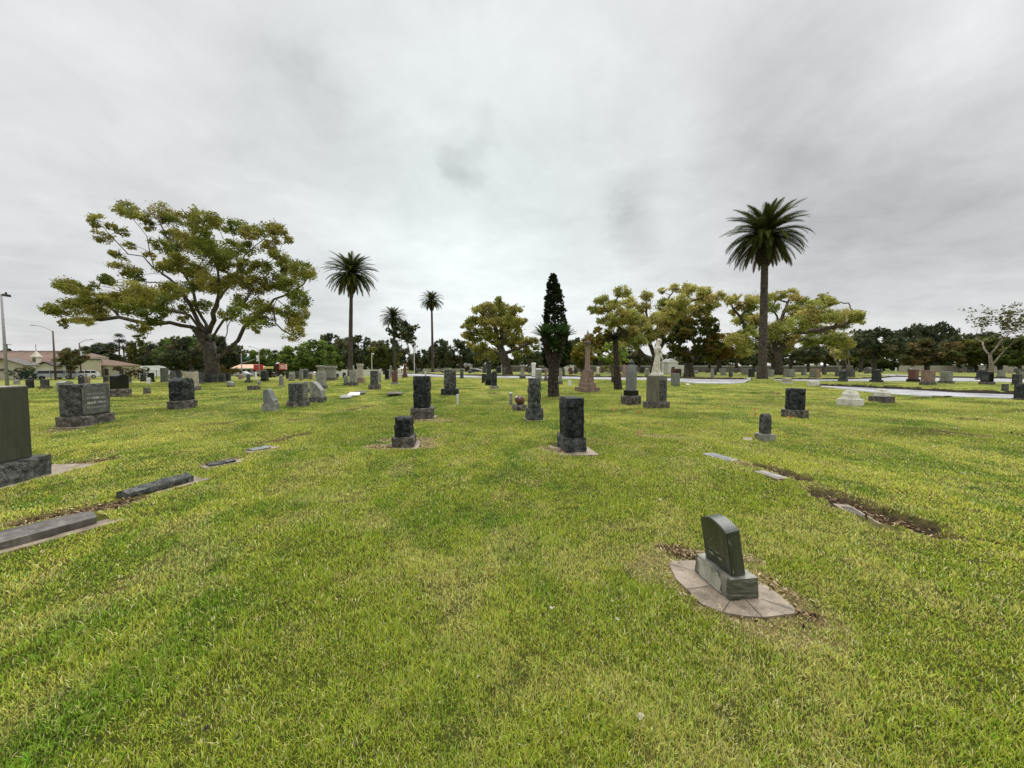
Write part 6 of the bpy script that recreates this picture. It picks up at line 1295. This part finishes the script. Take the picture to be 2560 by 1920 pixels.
P = PW(605, 940, 90); P.z = float(gh0(P.x, P.y)); k = 90 / F; t = empty('traffic_signal', P, 0, 'traffic signal pole with a long mast arm and green street sign', 'traffic signal'); H = PW(605, 884, 90).z - P.z
from_bm('pole', tube([(0, 0, -.1), (0, 0, H)], .11, 8), LAMPG, t); from_bm('arm', tube([(0, 0, H - 24 * k), (16 * k, 0, H - 20 * k), (36 * k, 0, H - 13 * k)], .07, 6), LAMPG, t); from_bm('street_sign', shape(15 * k, .05, 4 * k, 'box'), plain('green_sign', (.02, .13, .07), .5), t, loc=(13 * k, 0, H - 14 * k)); from_bm('signal_head', shape(3 * k, .3, 6 * k, 'box'), DKM, t, loc=(36 * k, 0, H - 17 * k))
for px, yt, D, lab in [(22, 860, 120, 'wooden power pole with crossarms behind the long tiled roof')]:
    P = PW(px, 940, D); P.z = float(gh0(P.x, P.y)); k = D / F; H = PW(px, yt, D).z - P.z; t = empty('power_pole', P, 0, lab, 'power pole'); from_bm('pole', tube([(0, 0, -.1), (0, 0, H)], .17, 8), LAMPB, t)
    for dz in (0, 7): from_bm('crossarm', shape(22 * k if dz == 0 else 10 * k, .15, .15, 'box'), LAMPB, t, loc=(0 if dz == 0 else -5 * k, 0, H - .2 - dz * k))
for px, yt, yb, D, lab in [(930, 885, 932, 88, 'white flagpole-like lamp post left of the short palm'), (1036, 868, 934, 80, 'thin pale pole in front of the sparse magnolia'), (2102, 0, 0, 0, None)]:
    if not lab: continue
    P = PW(px, yb, D); P.z = float(gh0(P.x, P.y)); H = PW(px, yt, D).z - P.z; t = empty('light_pole', P, 0, lab, 'pole'); from_bm('pole', tube([(0, 0, -.1), (0, 0, H)], .07, 8), WPAINT, t)
    from_bm('lamp_head', shape(.5, .3, .2, 'round', 0, 4), WPAINT, t, loc=(.3, 0, H - .05))
# cars
def vehicle(px, D, L_, prof, wins, wr, name, label, mat, width=1.85, flip=1, ang=None, cat='car'):
    P = PW(px, 940, D); P.z = float(gh0(P.x, P.y)); a = math.atan2(P.x, P.y) if ang is None else ang; t = empty(name, P, -a, label, cat)
    f = lambda x: flip * (x - .5) * L_
    bm = bmesh.new(); vs = [bm.verts.new((f(x), -width / 2, z)) for x, z in prof]; bm.faces.new(vs); r = bmesh.ops.extrude_face_region(bm, geom=bm.faces[:])
    for v in [g for g in r['geom'] if isinstance(g, bmesh.types.BMVert)]: v.co.y += width
    bmesh.ops.recalc_face_normals(bm, faces=bm.faces[:])
    for v in bm.verts:
        if v.co.z > 1.0: v.co.y *= .86
    bmesh.ops.bevel(bm, geom=[e for e in bm.edges if e.calc_face_angle(0) > .5], offset=.05, segments=2, affect='EDGES'); from_bm('body', bm, mat, t)
    for wq in wins:
        bm = bmesh.new()
        for sg in (-1, 1):
            v = [bm.verts.new((f(x), sg * (width / 2 * (.985 if z < 1.0 else .93 - .05 * (z - 1)) + .012), z)) for x, z in wq]; bm.faces.new(v)
        from_bm('window', bm, GLASS, t)
    for x in wr[0]:
        for sg in (-1, 1):
            bm = bmesh.new(); bmesh.ops.create_cone(bm, segments=18, radius1=wr[1], radius2=wr[1], depth=.24, cap_ends=True); w_ = from_bm('wheel', bm, TYRE, t, loc=(f(x), sg * (width / 2 - .1), wr[1]), rot=(math.pi / 2, 0, 0))
            bm = bmesh.new(); bmesh.ops.create_cone(bm, segments=12, radius1=wr[1] * .58, radius2=wr[1] * .5, depth=.26, cap_ends=True); from_bm('rim', bm, SILV, w_)
    return t
suv = [(0, .35), (0, .95), (.03, 1.15), (.12, 1.62), (.20, 1.70), (.55, 1.70), (.66, 1.58), (.76, 1.12), (.97, .98), (1, .75), (1, .35)]
sw = [[(.10, 1.12), (.15, 1.52), (.27, 1.58), (.27, 1.12)], [(.29, 1.12), (.29, 1.58), (.45, 1.58), (.45, 1.12)], [(.47, 1.12), (.47, 1.58), (.60, 1.52), (.72, 1.12)]]
vehicle(208, 80, 4.8, suv, sw, ([.2, .8], .36), 'suv', 'white suv facing left, rightmost of the parked cars', WPAINT, flip=-1)
pk = [(0, .4), (0, 1.05), (.30, 1.08), (.33, 1.78), (.62, 1.80), (.74, 1.15), (.98, 1.02), (1, .45)]
vehicle(176, 76, 4.6, pk, [[(.36, 1.15), (.37, 1.65), (.5, 1.65), (.5, 1.15)], [(.52, 1.15), (.52, 1.65), (.61, 1.65), (.69, 1.15)]], ([.2, .8], .38), 'pickup_truck', 'silver pickup truck beside the white suv', SILV)
vehicle(138, 74, 5.0, [(0, .4), (0, 1.2), (.05, 1.8), (.70, 1.85), (.82, 1.2), (1, 1.05), (1, .4)], [[(.07, 1.2), (.09, 1.68), (.36, 1.70), (.36, 1.2)], [(.38, 1.2), (.38, 1.70), (.66, 1.70), (.76, 1.2)]], ([.18, .82], .38), 'minivan', 'pale van with dark windows, leftmost of the parked cars', SILV)
vehicle(395, 82, 5.7, [(0, .4), (.0, 1.5), (.04, 2.60), (.55, 2.68), (.70, 2.45), (.84, 1.55), (.98, 1.25), (1, .9), (1, .4)], [[(.68, 1.55), (.70, 2.05), (.74, 2.05), (.82, 1.5)]], ([.2, .83], .38), 'delivery_van', 'white high-roofed delivery van facing right by the fence', WPAINT, 2.0, cat='van')
for px, D, mt, lab in [(610, 104, SILV, 'silver car in front of the restaurant'), (784, 120, WPAINT, 'white car behind the bright green tree'), (628, 110, BLK, 'dark car in front of the restaurant'), (1190, 140, WPAINT, 'white car far beyond the lawn right of the far palm'), (1180, 128, BLK, 'black car on the far road left of the middle camphor')]:
    vehicle(px, D, 4.5, [(0, .35), (0, .85), (.1, 1.0), (.25, 1.42), (.58, 1.45), (.74, 1.0), (.98, .85), (1, .35)], [[(.20, 1.0), (.28, 1.34), (.43, 1.36), (.43, 1.0)], [(.45, 1.0), (.45, 1.36), (.57, 1.36), (.69, 1.0)]], ([.2, .8], .32), 'car', lab, mt, ang=0)
# iron fence along the street
def fence(px0, px1, D0, D1, label, h=1.7):
    A = PW(px0, 945, D0); B = PW(px1, 945, D1); n = int((B - A).length / 2.4); t = empty('iron_fence', (0, 0, 0), 0, label, 'fence'); d = (B - A).normalized(); an = math.atan2(d.y, d.x); rb = bmesh.new(); pk = bmesh.new()
    zs = lambda p: float(gh0(p.x, p.y))
    for i in range(n + 1):
        p = A.lerp(B, i / n); z = zs(p); from_bm('post', tube([(p.x, p.y, z - .1), (p.x, p.y, z + h + .15)], .05, 4), DKM, t)
        if i < n:
            q = A.lerp(B, (i + 1) / n); zq = zs(q)
            for hh in (.2, h): tube([(p.x, p.y, z + hh), (q.x, q.y, zq + hh)], .025, 4, rb)
            for j in range(1, 16): r_ = p.lerp(q, j / 16); zz = z + (zq - z) * j / 16; tube([(r_.x, r_.y, zz + .1), (r_.x, r_.y, zz + h)], .011, 3, pk)
    from_bm('rails', rb, DKM, t); from_bm('pickets', pk, DKM, t)
fence(-60, 300, 66, 72, 'black iron picket fence in front of the parked cars'); fence(300, 560, 72, 78, 'black iron picket fence running behind the big tree trunk')
# low walls beyond the lawn
def wall_(px0, px1, D, h, mat, label, th=.25):
    A = PW(px0, 930, D); B = PW(px1, 930, D); z = min(float(gh0(A.x, D)), float(gh0(B.x, D))); t = empty('boundary_wall', ((A.x + B.x) / 2, D, z), 0, label, 'wall')
    from_bm('masonry', shape(B.x - A.x, th, h + .2, 'box'), mat, t, loc=(0, 0, -.2)); from_bm('coping', shape(B.x - A.x + .1, th + .12, .12, 'box'), WHT, t, loc=(0, 0, h))
    m = 24 if B.x - A.x > 40 else 6
    for i in range(m + 1): from_bm('pier', shape(.45, th + .1, h + .32, 'box', bev=.02), mat, t, loc=((i / m - .5) * (B.x - A.x), 0, -.2))
wall_(842, 975, 128, 2.0, WHT, 'low white wall behind the left tall palm'); wall_(1060, 1160, 132, 1.7, STUC, 'tan wall beyond the path left of the middle camphor'); wall_(1250, 1640, 142, 2.1, BRN, 'long brown wall beyond the central rows')
wall_(1700, 2130, 125, 2.0, BRN, 'long brown wall with a pale top behind the right palm'); wall_(2250, 2700, 118, 1.9, TAN, 'tan wall under the dark oaks at right')
for px, D, w, lab in [(2040, 128, 10, 'small house with a bright white roof behind the olive brown block'), (1905, 140, 12, 'low house roof beyond the tall right palm'), (1390, 150, 14, 'low house with a pale roof behind the split-trunk palm'), (1170, 140, 7, 'little white gabled shed right of the far palm'), (2420, 125, 12, 'pale house glimpsed under the dark oaks at right'), (1000, 138, 12, 'low shed with a pale roof behind the slender obelisk')]:
    c = PW(px, 930, D); c.z = float(gh0(c.x, D)); W_ = w * D / F * 2; t = empty('house', c, 0, lab, 'house'); from_bm('wall', shape(W_, 6, 2.4, 'box'), STUC2, t); bm = bmesh.new()
    vv = [bm.verts.new(p) for p in [(-W_ / 2 - .3, -3.4, 2.4), (W_ / 2 + .3, -3.4, 2.4), (W_ / 2 + .3, 3.4, 2.4), (-W_ / 2 - .3, 3.4, 2.4), (-W_ / 2, 0, 3.5), (W_ / 2, 0, 3.5)]]
    for q in ((0, 1, 5, 4), (2, 3, 4, 5), (0, 4, 3), (1, 2, 5), (0, 3, 2, 1)): bm.faces.new([vv[i] for i in q])
    from_bm('roof', bm, WHT if 'white' in lab or 'pale' in lab else LAMPG, t); from_bm('door', shape(.9, .1, 2, 'box'), DTRIM, t, loc=(W_ * .2, -3.02, 0)); from_bm('window', shape(1, .1, .8, 'box'), DTRIM, t, loc=(-W_ * .2, -3.02, .9))
# hedges and street shrubs
def hedge(px0, px1, yt, D, depth, pal, label, seed, ls=.16, name='hedge'):
    A = PW(px0, 945, D); B = PW(px1, yt, D); z = float(gh0(A.x, D)); H = B.z - z; g = random.Random(seed); P_ = []; n = int((B.x - A.x) * H * .8) + 8
    for i in range(n): P_.append((Vector((g.uniform(A.x, B.x), D + g.uniform(0, depth), z + H * g.uniform(.08, .92))), g.uniform(.5, .85)))
    V, Q, C = leaf_cloud(P_, 260, ls, pal, seed, .9, 6); o = link(name, np_mesh(name, V, [Q], C), M_LEAF); tag(o, label, name)
hedge(18, 74, 927, 70, 2, [(.018, .045, .032), (.014, .036, .026)], 'clipped blue-green hedge near the left edge', 1); hedge(22, 56, 916, 74, 2, [(.06, .085, .02), (.08, .10, .025)], 'loose green shrub above the clipped hedge', 2, name='shrub')
hedge(268, 350, 918, 68, 2, [(.08, .055, .03), (.055, .05, .022), (.045, .055, .02)], 'reddish brown hedge between the parked cars and the white van', 3); hedge(548, 586, 920, 74, 2, [(.11, .075, .02), (.08, .06, .02)], 'rusty brown hedge right of the big trunk', 4)
hedge(655, 705, 926, 84, 2, [(.045, .04, .02), (.03, .035, .015)], 'dark low hedge under the red sign', 6)
blob_tree('windblown_tree', 176, 944, 74, [(178, 895, 26, 16, 2.5, 26, 8), (190, 885, 20, 10, 2, 10, 7), (165, 918, 18, 9, 1.6, 10, 6)], .16, 300, .22, BRW + OLV, 47, 'windblown brownish street tree in front of the cream building', (2, 922))
build_litter()
build_grass()
